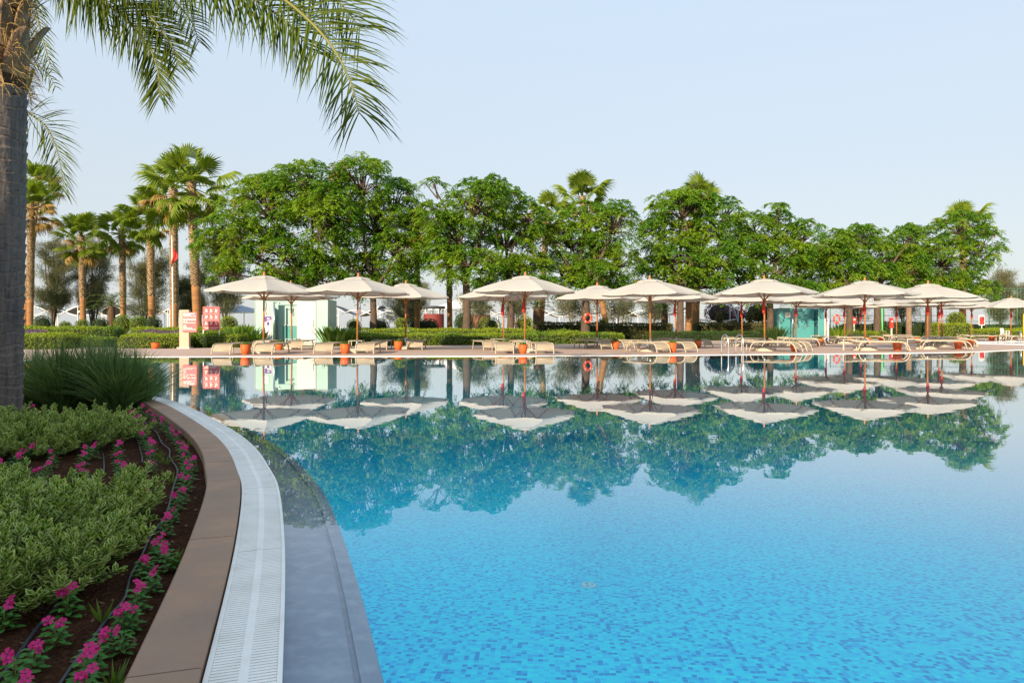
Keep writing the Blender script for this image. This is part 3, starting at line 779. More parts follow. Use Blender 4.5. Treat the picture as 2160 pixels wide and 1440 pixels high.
tree(641, 40, 600, [(560, 440, 85, 70), (650, 402, 95, 62), (500, 505, 72, 52), (462, 520, 42, 40), (600, 540, 80, 48), (690, 470, 80, 75), (655, 570, 62, 42), (528, 398, 38, 32), (560, 590, 30, 20), (500, 580, 34, 20), (610, 600, 40, 22), (690, 590, 42, 30)],
     'largest green tree behind the shower cabin, spreading over the leftmost umbrella', 1, trunk_r=.24)
tree(786, 41, 610, [(765, 385, 62, 55), (830, 415, 52, 52), (790, 470, 92, 58), (840, 530, 55, 45), (750, 560, 65, 38), (872, 470, 30, 40), (790, 338, 24, 15), (710, 520, 40, 50), (760, 598, 50, 24), (830, 590, 46, 28), (870, 560, 34, 34)],
     'green tree behind the second waterside umbrella', 2)
tree(983, 40.5, 590, [(1005, 440, 62, 55), (960, 500, 60, 52), (920, 470, 34, 42), (990, 560, 72, 38), (918, 398, 20, 11), (940, 545, 45, 35), (1045, 400, 40, 26)],
     'green tree right of the red kiosk', 3, trunk_r=.25)
tree(1076, 42, 590, [(1060, 425, 52, 40), (1062, 510, 78, 62), (1110, 460, 34, 42), (1112, 565, 54, 38), (1060, 575, 50, 30), (1130, 598, 44, 24), (1040, 604, 40, 20)],
     'green tree directly behind the third waterside umbrella', 4)
tree(1234, 45, 600, [(1240, 455, 72, 34), (1200, 510, 62, 52), (1292, 480, 56, 52), (1180, 570, 52, 42), (1312, 560, 45, 45), (1250, 580, 55, 34), (1150, 500, 30, 46), (1268, 530, 50, 45), (1200, 602, 46, 22), (1310, 606, 44, 20)],
     'green tree carrying the red lifebuoy on its trunk', 5, trunk_r=.3)
tree(1434, 49, 600, [(1440, 440, 66, 32), (1448, 424, 74, 24), (1400, 490, 42, 50), (1490, 500, 52, 52), (1430, 550, 62, 46), (1512, 560, 42, 45), (1382, 570, 34, 36), (1528, 450, 22, 26), (1450, 590, 55, 25), (1400, 606, 40, 20), (1500, 606, 44, 22)],
     'green tree behind the fourth waterside umbrella', 6, trunk_r=.27)
tree(1624, 52, 610, [(1590, 470, 52, 28), (1570, 530, 52, 48), (1640, 480, 38, 38), (1640, 550, 62, 50), (1692, 500, 32, 38), (1560, 590, 45, 34), (1690, 570, 34, 38), (1625, 445, 22, 10), (1600, 612, 50, 20), (1680, 610, 44, 22)],
     'green tree left of the teal shower cabin', 7, trunk_r=.26)
tree(1791, 56, 610, [(1760, 515, 46, 32), (1722, 555, 40, 40), (1790, 575, 58, 44), (1740, 600, 52, 30), (1810, 500, 40, 26), (1755, 545, 50, 40)],
     'green tree right of the teal shower cabin', 8, trunk_r=.26)
tree(1850, 58, 610, [(1835, 500, 46, 30), (1870, 545, 52, 46), (1845, 590, 60, 36), (1905, 585, 45, 40), (1900, 510, 32, 28)],
     'green tree behind the sixth waterside umbrella', 9, trunk_r=.3)
tree(1958, 60, 612, [(1940, 500, 46, 34), (2020, 478, 52, 32), (1980, 555, 62, 54), (2052, 530, 36, 52), (2062, 598, 36, 30), (1955, 608, 55, 26), (2020, 600, 52, 34), (1920, 560, 45, 45), (2075, 614, 34, 22)],
     'green tree at the right end of the row, below the last palm', 10, trunk_r=.28)

# ------------------------------------------------------------------ fan palms
def fan_leaf(name, mat, lp, rf, droop, seed, ang=1.95):
    rng = np.random.default_rng(seed); mb = MB()
    pts = [(0, lp*t, -.10*lp*t*t) for t in (0, .35, .7, 1)]
    mb.tube(pts, [.035, .026, .022, .018], 4)
    hub = Vector(pts[-1]); n = 26
    for k in range(n):
        a = -ang+2*ang*(k+.5)/n; da = ang/n*.98
        r = rf*(1-.30*(abs(a)/ang)**2)*rng.uniform(.92, 1.05)
        def pt(rr, aa, z): return hub+Vector((math.sin(aa)*rr, math.cos(aa)*rr, z))
        rs = r*.55; zs = -.10*rf*(abs(a)/ang)
        f = .035
        cup = -.16*rf
        p0 = hub
        l1, c1, r1 = pt(rs, a-da, zs-f), pt(rs, a, zs+f), pt(rs, a+da, zs-f)
        am = a+rng.normal()*.04
        w2 = da*.35
        d2 = droop*rng.uniform(.6, 1.3)
        l2, r2 = pt(r*.80, am-w2, zs-d2*.28*rf), pt(r*.80, am+w2, zs-d2*.28*rf)
        e = pt(r*(.97-.10*d2), am, zs-d2*.62*rf)
        mb.add([p0, l1, c1, r1, l2, r2, e], [(0, 1, 2), (0, 2, 3), (1, 4, 2), (2, 4, 5), (2, 5, 3), (4, 6, 5)])
    o = mb.build(name, mat); me = o.data
    bpy.data.objects.remove(o); return me
FG = [fan_leaf('fan_frond', M['fan'], 1.0, 1.05, .45, 1), fan_leaf('fan_frond', M['fan'], 1.15, 1.12, .65, 2), fan_leaf('fan_frond', M['fan'], .85, 1.0, .3, 3)]
FD = [fan_leaf('dry_fan_frond', M['fandry'], .8, .95, .75, 4, 1.2), fan_leaf('dry_fan_frond', M['fandry'], .9, .9, .9, 5, 1.0)]
def fan_palm(px, d, cpy, rpx, label, seed, base_px=None, smooth_py=604, tr=.21, dry=.3, nfr=30, group='tall fan palms', hidden=False, emax=1.45, emin=-.95):
    rng = np.random.default_rng(seed)
    bp = GX(base_px or px, d, 0); top = W(px, cpy, d)-bp
    t = thing('fan_palm', label, 'palm tree', bp, 0, group)
    zs = max(.8, ZT(smooth_py, d))
    def ax(z):
        f = z/top.z; return Vector((top.x*f, 0, z))
    zz = np.linspace(0, zs, 10); tb = MB()
    tb.tube([ax(z) for z in zz], [tr*(1.25-.25*min(1, z/1.2)) for z in zz], 12); tb.build('trunk', M['palmbase'], t, True)
    bb = MB(); zz = np.linspace(zs, top.z+.1, 14)
    bb.tube([ax(z) for z in zz], [tr*(.98+.12*math.sin(i*1.3)*.3) for i in range(14)], 10)
    up = bb.build('upper_trunk', M['bootcore'], t, True)
    # clasping old leaf bases, in a spiral
    Q = []; step = .10 if d < 62 else .13; k = 0; z = zs
    while z < top.z:
        for j in range(7):
            a = k*.45+j*2*PI/7+rng.normal()*.06; c = ax(z+rng.normal()*.02); er = Vector((math.cos(a), math.sin(a), 0)); et = Vector((-er.y, er.x, 0))
            w = tr*.40; h = step*1.35
            lo = c+er*tr*.98; hi = c+er*(tr+.045+rng.random()*.05)+Vector((0, 0, h))
            Q.append([lo-et*w, lo+et*w, hi+et*w*.28, hi-et*w*.28])
        z += step; k += 1
    quads('leaf_bases', np.array([[tuple(v) for v in q] for q in Q]), M['boots'], up)
    sc = (rpx*d/F)/1.9
    for i in range(nfr):
        f = i/(nfr-1); e = emax+(emin-emax)*f+rng.normal()*.1; az = i*2.39996+rng.normal()*.2
        isdry = rng.random() < (0 if f < .72-.5*dry else min(1, (f-.72+.5*dry)*2.6*dry))
        me = (FD if isdry else FG)[rng.integers(0, 2 if isdry else 3)]
        o = bpy.data.objects.new(me.name.split('.')[0], me); C.objects.link(o); o.parent = t
        o.location = top+Vector((0, 0, .25-.75*f*sc)); s_ = sc*rng.uniform(.85, 1.1)*(1-.15*(e > 1))
        o.rotation_euler = Euler((e, rng.normal()*.35, az), 'XYZ'); o.scale = (s_,)*3
    return t
fan_palm(403, 50, 378, 90, 'tallest fan palm of the left group, right of the flagpole', 1, base_px=418, smooth_py=604, dry=.25, nfr=27, tr=.30)
fan_palm(366, 56, 396, 80, 'tall fan palm with dry skirt standing behind the flagpole', 2, base_px=368, smooth_py=640, dry=.6, nfr=27, tr=.30)
fan_palm(316, 62, 452, 64, 'fan palm left of the flagpole, third from the right in the group', 3, base_px=321, smooth_py=625, dry=.3, tr=.29)
fan_palm(257, 66, 484, 58, 'shorter fan palm above the garden path', 4, base_px=261, smooth_py=628, dry=.5, tr=.27)
fan_palm(172, 66, 498, 60, 'short fan palm with drooping crown, second from the near trunk', 5, base_px=176, smooth_py=628, dry=.5, tr=.27)
fan_palm(66, 58, 432, 66, 'fan palm with golden dry leaves just right of the near trunk', 6, base_px=63, smooth_py=630, dry=.9, tr=.26)
fan_palm(78, 68, 392, 58, 'taller golden fan palm partly hidden by the near trunk', 7, base_px=50, smooth_py=640, dry=1.0, tr=.27)
fan_palm(1228, 64, 416, 68, 'fan palm rising above the tree with the lifebuoy', 8, base_px=1284, smooth_py=618, dry=.5, nfr=26, tr=.26, emin=-.6)
fan_palm(1152, 58, 452, 58, 'lower fan palm half buried between the central trees', 9, base_px=1141, smooth_py=648, dry=.8, nfr=24, tr=.22)
fan_palm(1471, 60, 420, 54, 'fan palm showing above the tree behind the fourth waterside umbrella', 10, base_px=1467, smooth_py=640, dry=.2, nfr=22, tr=.33, emin=-.3)
fan_palm(2033, 74, 468, 58, 'fan palm topping the right end of the trees', 11, base_px=2030, smooth_py=640, dry=.4, nfr=24, tr=.33, emin=-.5)
fan_palm(880, 47, 480, 50, 'fan palm hidden in the tree crowns left of the red kiosk', 12, base_px=880, smooth_py=640, dry=.5, nfr=16, tr=.18)
fan_palm(947, 48, 500, 46, 'fan palm with mottled trunk right of the red kiosk', 13, base_px=949, smooth_py=628, dry=.5, nfr=16, tr=.19)
fan_palm(1455, 54, 480, 44, 'fan palm with dark trunk between the central tree trunks', 14, base_px=1452, smooth_py=600, dry=.3, nfr=14, tr=.26)

# ------------------------------------------------------------------ feather fronds
def frond(name, pts, n0, n1, nl, Lmax, parent, mat='frond', wid=.030, droop=1.1, r0=.022, seg=4, t0=.08, ang=.62, rng=R_, tipf=.42, curl=1.0):
    P = catmull(pts, 10); m = len(P)
    cum = [0]
    for a, b in zip(P, P[1:]): cum.append(cum[-1]+(b-a).length)
    tot = cum[-1]
    st = MB(); st.tube(P[::2]+[P[-1]], [max(.003, r0*(1-.92*i/(len(P[::2])))) for i in range(len(P[::2])+1)], 6)
    o = st.build('frond', M['rachis'], parent, True)
    Q = []; nl = int(nl)
    for i in range(nl):
        t = t0+(1-t0)*(i+.5)/nl; sdist = t*tot
        j = max(k for k in range(m) if cum[k] <= sdist+1e-9); j = min(j, m-2)
        f = (sdist-cum[j])/max(1e-9, cum[j+1]-cum[j]); p = P[j].lerp(P[j+1], f); T = (P[j+1]-P[j]).normalized()
        nn = Vector(n0).lerp(Vector(n1), t); S = T.cross(nn).normalized(); nn = S.cross(T).normalized()
        env = min(1, .45+1.9*t)*(1-(1-tipf)*max(0, (t-.35)/.65)**1.3)
        for sg in (-1, 1):
            L = Lmax*env*rng.uniform(.82, 1.08); a = ang+.35*t+rng.normal()*.10
            d = (S*sg*math.cos(a)+T*math.sin(a)+nn*(.22+rng.normal()*.14)).normalized()
            q = p.copy(); w = wid*(.75+.25*env); last = None
            wv = (d.cross(nn)).normalized(); sw = rng.normal()*.5
            wv = (wv+nn*sw).normalized()
            for k in range(seg+1):
                fr = k/seg; ww = w*(.45+1.1*fr if fr < .35 else max(.03, .835*(1-((fr-.35)/.65)**1.4)))/2
                cur = (q-wv*ww, q+wv*ww)
                if last: Q.append([tuple(last[0]), tuple(last[1]), tuple(cur[1]), tuple(cur[0])])
                last = cur
                q = q+d*(L/seg); d = (d+Vector((0, 0, -1))*droop/seg*(.35+fr*curl)).normalized()
    quads(name, np.array(Q), M[mat], o)
    return o

# near palm
NP = GX(-12, 6.9, -.04)
np_t = thing('feather_palm', 'large near palm with ringed grey trunk at the left edge of the garden bed', 'palm tree', NP)
rows = []
zt = ZT(186, 6.9)+.04
z = 0; n = 56; mb = MB(); vs = []; rr = random.Random(3)
ringz = 0; ring_h = .11; prevring = 0; zs_ = []
while z < zt: zs_.append(z); z += .011
k_r = 0; nxt = .09
lips = []
for z in zs_:
    if z > nxt: prevring = nxt; nxt = z+rr.uniform(.075, .135); k_r += 1
    lips.append((z-prevring)/max(.05, nxt-prevring))
for i, z in enumerate(zs_):
    f = z/zt; r = .218+.022*math.exp(-z/.25)+.014*math.sin(f*2.6)+.012*f
    for k in range(n):
        a = 2*PI*k/n
        ph = lips[min(len(lips)-1, max(0, i+int(2.2*math.sin(a*2+z*3)+1.4*math.sin(a*5+z*7))))]
        rad = r+.016*ph**1.8-.010*(ph < .10)+.0022*math.sin(a*17+z*20)+.002*rr.random()
        vs.append((rad*math.cos(a)+.035*f, rad*math.sin(a), z))
m = len(zs_)
mb.add(vs, [(i*n+k, i*n+(k+1) % n, (i+1)*n+(k+1) % n, (i+1)*n+k) for i in range(m-1) for k in range(n)])
mb.build('trunk', M['ringbark'], np_t, True)
# crown shaft wrapped by old leaf bases
top0 = Vector((.035, 0, zt))
MB().tube([top0+Vector((0, 0, -.1)), top0+Vector((0, 0, .5)), top0+Vector((0, 0, 1.5)), top0+Vector((0, 0, 1.9))], [.235, .235, .20, .10], 20).build('crown_core', M['bootcore'], np_t, True)
M['sheath'] = pmat('leaf_sheath', (.34, .20, .10), (.13, .085, .055), 4, .85, .014, 22, sc3=(2.5, 2.5, .5), fine=(7, (.46, .31, .17)))
rr = random.Random(8)
for i in range(28):
    a = i*2.39996-1.2; z0 = -.05+.052*i; er = Vector((math.cos(a), math.sin(a), 0)); et = Vector((-er.y, er.x, 0))
    hgt = rr.uniform(.36, .60); outl = rr.uniform(.05, .17); hw = rr.uniform(.52, .80); mb = MB(); vs = []; nu, nv = 8, 7
    for lay in (0, 1):
        for v in range(nv+1):
            fv = v/nv; half = hw*(1.0-.60*fv**.8)*(1 if fv < .95 else .8)
            for u in range(nu+1):
                fu = (u/nu-.5)*2; aa = a+fu*half*.95
                rad = .243+outl*fv**1.6+.05*(1-abs(fu))*fv-.022*lay+.004*math.sin(fu*9+i)
                zz_ = z0+hgt*fv*(1-.10*fu*fu)
                vs.append(top0+Vector((rad*math.cos(aa), rad*math.sin(aa), zz_)))
    b1 = (nu+1)*(nv+1); fs = []
    for v in range(nv):
        for u in range(nu):
            q = v*(nu+1)+u; fs.append((q, q+1, q+nu+2, q+nu+1)); fs.append((b1+q, b1+q+nu+1, b1+q+nu+2, b1+q+1))
    for u in range(nu): q = nv*(nu+1)+u; fs.append((q, q+1, b1+q+1, b1+q))
    for v in range(nv):
        for u0 in (0, nu): q = v*(nu+1)+u0; fs.append((q, q+nu+1, b1+q+nu+1, b1+q))
    mb.add(vs, fs); mb.build('leaf_base', M['sheath'], np_t, True)
fib = []
for i in range(1500):
    a = rr.uniform(0, 2*PI); z = rr.uniform(-.06, 1.2); p = top0+Vector((math.cos(a)*.275, math.sin(a)*.275, z))
    d = Vector((math.cos(a+rr.gauss(0, 1)), math.sin(a+rr.gauss(0, 1)), rr.gauss(-.3, .7))).normalized(); L = rr.uniform(.06, .2)
    s_ = Vector((0, 0, .0025)) if abs(d.z) < .7 else Vector((.0025, 0, 0))
    q = p+d*L*.6+Vector((0, 0, -.01)); e = p+d*L+Vector((0, 0, -L*.35))
    fib.append([tuple(p-s_), tuple(p+s_), tuple(q+s_), tuple(q-s_)]); fib.append([tuple(q-s_), tuple(q+s_), tuple(e+s_*.3), tuple(e-s_*.3)])
quads('trunk_fibres', np.array(fib), M['fandry'], np_t)
def L_(px, py, d): return W(px, py, d)-NP
topc = top0+Vector((0, 0, 1.15))
frond('leaflets', [topc+Vector((.1, -.1, .3)), L_(150, -190, 6.5), L_(330, -150, 6.1), L_(480, -72, 5.8), L_(600, 0, 5.6), L_(690, 85, 5.45), L_(738, 170, 5.35), L_(758, 240, 5.3)],
      (-.1, -1, .35), (.0, -1, .1), 230, 1.06, np_t, wid=.020, droop=1.15, r0=.03, ang=.55, tipf=.42)
frond('leaflets', [topc+Vector((.12, -.05, .4)), L_(200, -260, 6.7), L_(400, -200, 6.3), L_(540, -120, 6.1), L_(650, -50, 5.9), L_(720, 10, 5.8), L_(760, 60, 5.75)],
      (-.1, -1, .35), (.0, -1, .1), 180, 1.0, np_t, wid=.020, droop=1.3, r0=.03, ang=.55, tipf=.5)
frond('leaflets', [topc+Vector((.1, .1, .2)), L_(110, -60, 7.0), L_(204, -2, 7.0), L_(250, 26, 7.0), L_(287, 64, 7.0), L_(319, 108, 7.0), L_(334, 155, 7.0), L_(337, 205, 7.0)],
      (0, -1, .4), (0, -1, .15), 150, .70, np_t, wid=.021, droop=.9, r0=.026, ang=.62)
frond('leaflets', [topc+Vector((.1, -.1, .5)), L_(170, -150, 6.4), L_(300, -95, 6.3), L_(420, -48, 6.2), L_(540, 2, 6.15), L_(620, 62, 6.1), L_(655, 110, 6.1)],
      (-.1, -1, .45), (.0, -1, .2), 150, .88, np_t, wid=.023, droop=1.35, r0=.026, ang=.6, tipf=.5)
frond('leaflets', [topc+Vector((.1, 0, .1)), L_(110, -95, 6.8), L_(190, -50, 6.8), L_(260, -14, 6.8), L_(315, 34, 6.8), L_(360, 92, 6.8), L_(378, 140, 6.8)],
      (0, -1, .4), (0, -1, .15), 130, .66, np_t, wid=.020, droop=1.0, r0=.024, ang=.62)
frond('leaflets', [topc+Vector((.1, .25, .1)), L_(140, -90, 7.6), L_(250, -60, 7.5), L_(340, -20, 7.4), L_(400, 40, 7.3), L_(420, 90, 7.3)],
      (0, -1, .4), (0, -1, .2), 90, .62, np_t, wid=.020, droop=1.0, r0=.024)
frond('leaflets', [topc+Vector((.1, .3, -.4)), L_(66, -20, 7.9), L_(82, 50, 8.0), L_(98, 110, 8.0), L_(112, 150, 8.0)],
      (.2, -1, .2), (0, -1, .1), 46, .46, np_t, wid=.020, droop=1.0, r0=.016)
frond('leaflets', [top0+Vector((.15, .35, .5)), L_(58, 130, 8.2), L_(82, 140, 8.3), L_(104, 160, 8.3), L_(118, 185, 8.3)],
      (.2, -1, .2), (0, -1, .1), 34, .34, np_t, wid=.020, droop=1.0, r0=.014)
frond('leaflets', [top0+Vector((.15, .3, .3)), L_(50, 225, 8.0), L_(72, 246, 8.0), L_(98, 268, 8.0), L_(118, 310, 8.0), L_(130, 362, 8.0), L_(135, 405, 8.0)],
      (.1, -1, .3), (0, -1, .1), 84, .58, np_t, wid=.016, droop=.85, r0=.016)
# the rest of the head, mostly above the frame
for a, ln, rise, dn in ((2.5, 2.6, 1.2, .5), (3.9, 2.2, 2.3, 1.9), (5.3, 2.4, 1.7, .9), (1.7, 2.5, 1.3, .3), (.7, 2.2, 1.9, 1.2), (3.0, 1.5, 2.1, 1.6), (5.6, 1.8, 2.2, 1.5)):
    er = Vector((math.cos(a), math.sin(a), 0)); c = topc+Vector((0, 0, .2))
    frond('leaflets', [c, c+er*ln*.3+Vector((0, 0, rise*.75)), c+er*ln*.65+Vector((0, 0, rise)), c+er*ln+Vector((0, 0, dn))], (0, 0, 1), (er.x*.6, er.y*.6, .8), 50, .6, np_t, wid=.030, droop=1.3, r0=.03)

# low date palms near the beach
def date_palm(px, d, cpy, rm, label, seed):
    rng = np.random.default_rng(seed); b = GX(px, d, 0); zc = max(.5, ZT(cpy, d))
    t = thing('date_palm', label, 'palm tree', b, 0, 'low date palms under the trees')
    mb = MB(); mb.lathe([(.30, 0), (.34, zc*.3), (.30, zc*.8), (.22, zc)], 12); mb.build('trunk', M['bootcore'], t)
    for i in range(22):
        a = i*2.39996; e = 1.25-1.5*i/21; er = Vector((math.cos(a), math.sin(a), 0)); c = Vector((0, 0, zc)); ln = rm*rng.uniform(.85, 1.1)
        pts = [c, c+er*ln*.4*math.cos(e)+Vector((0, 0, ln*.42*math.sin(e)+.1)), c+er*ln*(.35+.5*math.cos(e))+Vector((0, 0, ln*.55*math.sin(e)-.1)), c+er*ln*(.5+.5*math.cos(e))+Vector((0, 0, ln*.45*math.sin(e)-.45))]
        frond('leaflets', pts, (0, 0, 1), (0, 0, 1), 22, .42, t, mat='hedged', wid=.045, droop=.5, r0=.02, seg=2, rng=rng)
    return t
date_palm(235, 58, 646, 2.3, 'small squat date palm beside the garden path', 1)
date_palm(1132, 57, 648, 2.2, 'dark date palm behind the third waterside umbrella', 2)
date_palm(1402, 62, 655, 2.0, 'dark date palm behind the fourth waterside umbrella', 3)

# ------------------------------------------------------------------ feathery tamarisks
def tamarisk(px, d, top, half, label, seed, dens=1.0, mat='tam', stems=7, group='feathery grey-green trees', bark='bark', bare=.35):
    rng = np.random.default_rng(seed); b = GX(px, d, 0); h = ZT(top, d); w = half*d/F
    t = thing('tamarisk_tree', label, 'tree', b, 0, group)
    mb = MB(); tips = []
    for s_ in range(stems):
        a = rng.uniform(0, 2*PI); e = rng.uniform(.15, .95); hh = h*rng.uniform(.7, .95)
        P = [Vector((0, 0, -.1)), Vector((math.cos(a)*w*.18*e, math.sin(a)*w*.18*e, hh*.25)), Vector((math.cos(a)*w*.5*e+rng.normal()*.2, math.sin(a)*w*.5*e, hh*.6)), Vector((math.cos(a)*w*.8*e, math.sin(a)*w*.8*e, hh*.92))]
        cp = catmull(P, 4); mb.tube(cp, [.10*(1-.85*i/len(cp)) for i in range(len(cp))], 5)
        for j in range(15):
            f = rng.uniform(bare, 1.0); p0 = cp[min(len(cp)-1, int(f*(len(cp)-1)))]
            dr = Vector((rng.normal()*.8+math.cos(a)*.4, rng.normal()*.8+math.sin(a)*.4, rng.uniform(.1, 1.1))).normalized(); ln = w*rng.uniform(.25, .6)
            p1 = p0+dr*ln*.5; p2 = p1+(dr+Vector((0, 0, .25))).normalized()*ln*.5
            mb.tube([p0, p1, p2], [.022, .014, .006], 3, False)
            for q in (p1, p1.lerp(p2, .5), p2): tips.append((q, dr))
    mb.build('trunk', M[bark], t, True)
    m = int(85*dens); c = np.repeat(np.array([tuple(q) for q, _ in tips]), m, 0); dd = np.repeat(np.array([tuple(r) for _, r in tips]), m, 0)
    n = len(c); c = c+rng.normal(size=(n, 3))*[.26, .26, .24]
    dr = dd*.6+rng.normal(size=(n, 3))*.45+[0, 0, .45]
    quads('crown', leaves(c, dr, rng.normal(size=(n, 3)), rng.uniform(.16, .34, n), rng.uniform(.022, .04, n)), M[mat], t)
    return t
for k, (px, d, tp, hw, lab) in enumerate(((112, 72, 470, 72, 'feathery tree behind the leftmost fan palms'), (196, 76, 455, 66, 'tall feathery tree between the short fan palms'),
        (302, 76, 488, 62, 'feathery tree behind the flagpole'), (475, 74, 468, 62, 'feathery tree right of the tallest fan palm'), (402, 80, 540, 46, 'small feathery tree behind the tallest palm trunk'),
        (610, 76, 560, 60, 'feathery tree half hidden above the shower cabin'), (850, 74, 580, 66, 'feathery tree behind the central umbrellas'),
        (2112, 82, 548, 36, 'pale feathery tree at the right end of the trees'), (2156, 86, 590, 30, 'pale feathery tree at the right picture edge'))):
    tamarisk(px, d, tp, hw, lab, 20+k, dens=1.5 if k < 7 else 1.2)
for k, (px, d, tp, hw, lab) in enumerate(((1001, 66, 600, 44, 'slender small tree right of the dark round bush'), (1208, 66, 606, 54, 'pale forked small tree left of the lifebuoy'),
        (1310, 68, 610, 54, 'small twisted tree right of the lifebuoy'), (1090, 70, 600, 50, 'small pale tree behind third waterside pole'), (1375, 70, 610, 44, 'small twisted tree behind the fourth waterside umbrella'), (1815, 70, 600, 50, 'small dark tree before the court fence'), (1905, 72, 606, 50, 'forked small tree before the court fence'))):
    tamarisk(px, d, tp, hw, lab, 40+k, dens=.5, stems=4, group='small bare-stemmed trees near the beach', bark='barkpale', bare=.5)

# ------------------------------------------------------------------ signs, flag, showers and small things
t = thing('information_sign', 'beige pillar with a faded pink notice board of white text lines', 'sign', GX(390, 30.4, 0))
MB().box((0, 0, .86), (.42, .16, 1.72)).build('pillar', M['signbeige'], t)
MB().box((0, 0, .03), (.56, .34, .06)).build('base', M['concrete'], t)
pn = MB(); pn.box((.27, -.11, 1.17), (.62, .03, .88)); pn = pn.build('panel', M['signpink'], t)
mb = MB(); rr = random.Random(5)
for i in range(13):
    z = 1.55-.058*i
    if i in (3, 8): continue
    x = -.01
    while x < .50:
        w = rr.uniform(.05, .16); w = min(w, .54-x)
        mb.box((x+w/2, -.1275, z), (w, .004, .024 if i else .04)); x += w+.02
        if rr.random() < .12: break
mb.build('lettering', M['white'], pn)
t = thing('pictogram_sign', 'red pool rules board with three rows of white pictograms on two legs', 'sign', GX(445.5, 31.8, 0))
bd = MB(); bd.box((0, 0, 1.37), (.77, .03, 1.08)); bd = bd.build('board', M['signred'], t)
for x in (-.37, .37): MB().box((x, .02, .93), (.04, .04, 1.86)).build('leg', M['white'], t)
mb = MB(); rr = random.Random(2)
for r in range(3):
    zc = 1.72-.29*r
    for c in range(3):
        xc = -.23+.23*c
        mb.lathe([(.026, 0), (.026, .004)], 10, (0, 0, 0)); mb_v = mb.v[-20:]
        for q in range(20):
            v = mb.v[len(mb.v)-20+q]; mb.v[len(mb.v)-20+q] = (xc+v[0]+rr.uniform(-.002, .002)-.02, -.018-v[2], zc+.055+v[1])
        a = rr.uniform(-.7, .7)
        mb.box((xc, -.019, zc), (.03, .004, .11), Matrix.Rotation(a, 3, 'Y')); mb.box((xc+.03, -.0195, zc-.03), (.10, .004, .022), Matrix.Rotation(-a*1.3, 3, 'Y'))
        mb.box((xc-.02, -.020, zc-.065), (.13, .004, .016), Matrix.Rotation(rr.uniform(-.15, .15), 3, 'Y'))
        if rr.random() < .6: mb.box((xc+.05, -.0205, zc+.03), (.018, .004, .09), Matrix.Rotation(rr.uniform(-.9, .9), 3, 'Y'))
mb.box((0, -.018, 1.575), (.72, .004, .006)); mb.box((0, -.018, 1.285), (.72, .004, .006)); mb.box((0, -.018, .93), (.68, .004, .02)); mb.box((0, -.018, .89), (.5, .004, .012))
mb.build('pictograms', M['white'], bd)
inst(pot, GX(328, 30.0, .0), 1, 'lone terracotta bowl pot before the yellow hedge', 'terracotta pots between loungers')
for o in list(C.objects):
    if o.get('label') == 'lone terracotta bowl pot before the yellow hedge': o.scale = (1.05, 1.05, .8)

t = thing('flagpole', 'tall thin white flagpole with a limp red flag among the palms', 'flagpole', GX(366, 42, 0))
MB().tube([(0, 0, 0), (-.10, 0, ZT(497, 42))], [.05, .03], 8).build('pole', M['white'], t, True)
mb = MB(); vs = []; z1 = ZT(515, 42); z0 = ZT(563, 42)
for i in range(13):
    f = i/12; z = z1+(z0-z1)*f
    for k in range(7):
        u = k/6; wd = .10+.28*math.sin(PI*min(1, f*.95))**.7
        vs.append((-.09+u*wd-.1*f*u+(.0 if k else 0)-.12*(f > .6)*u, -.03+.07*math.sin(u*7+f*4), z-.25*u*(1-f)))
mb.add(vs, [(i*7+k, i*7+k+1, (i+1)*7+k+1, (i+1)*7+k) for i in range(12) for k in range(6)]); mb.build('flag', M['redcloth'], t, True)

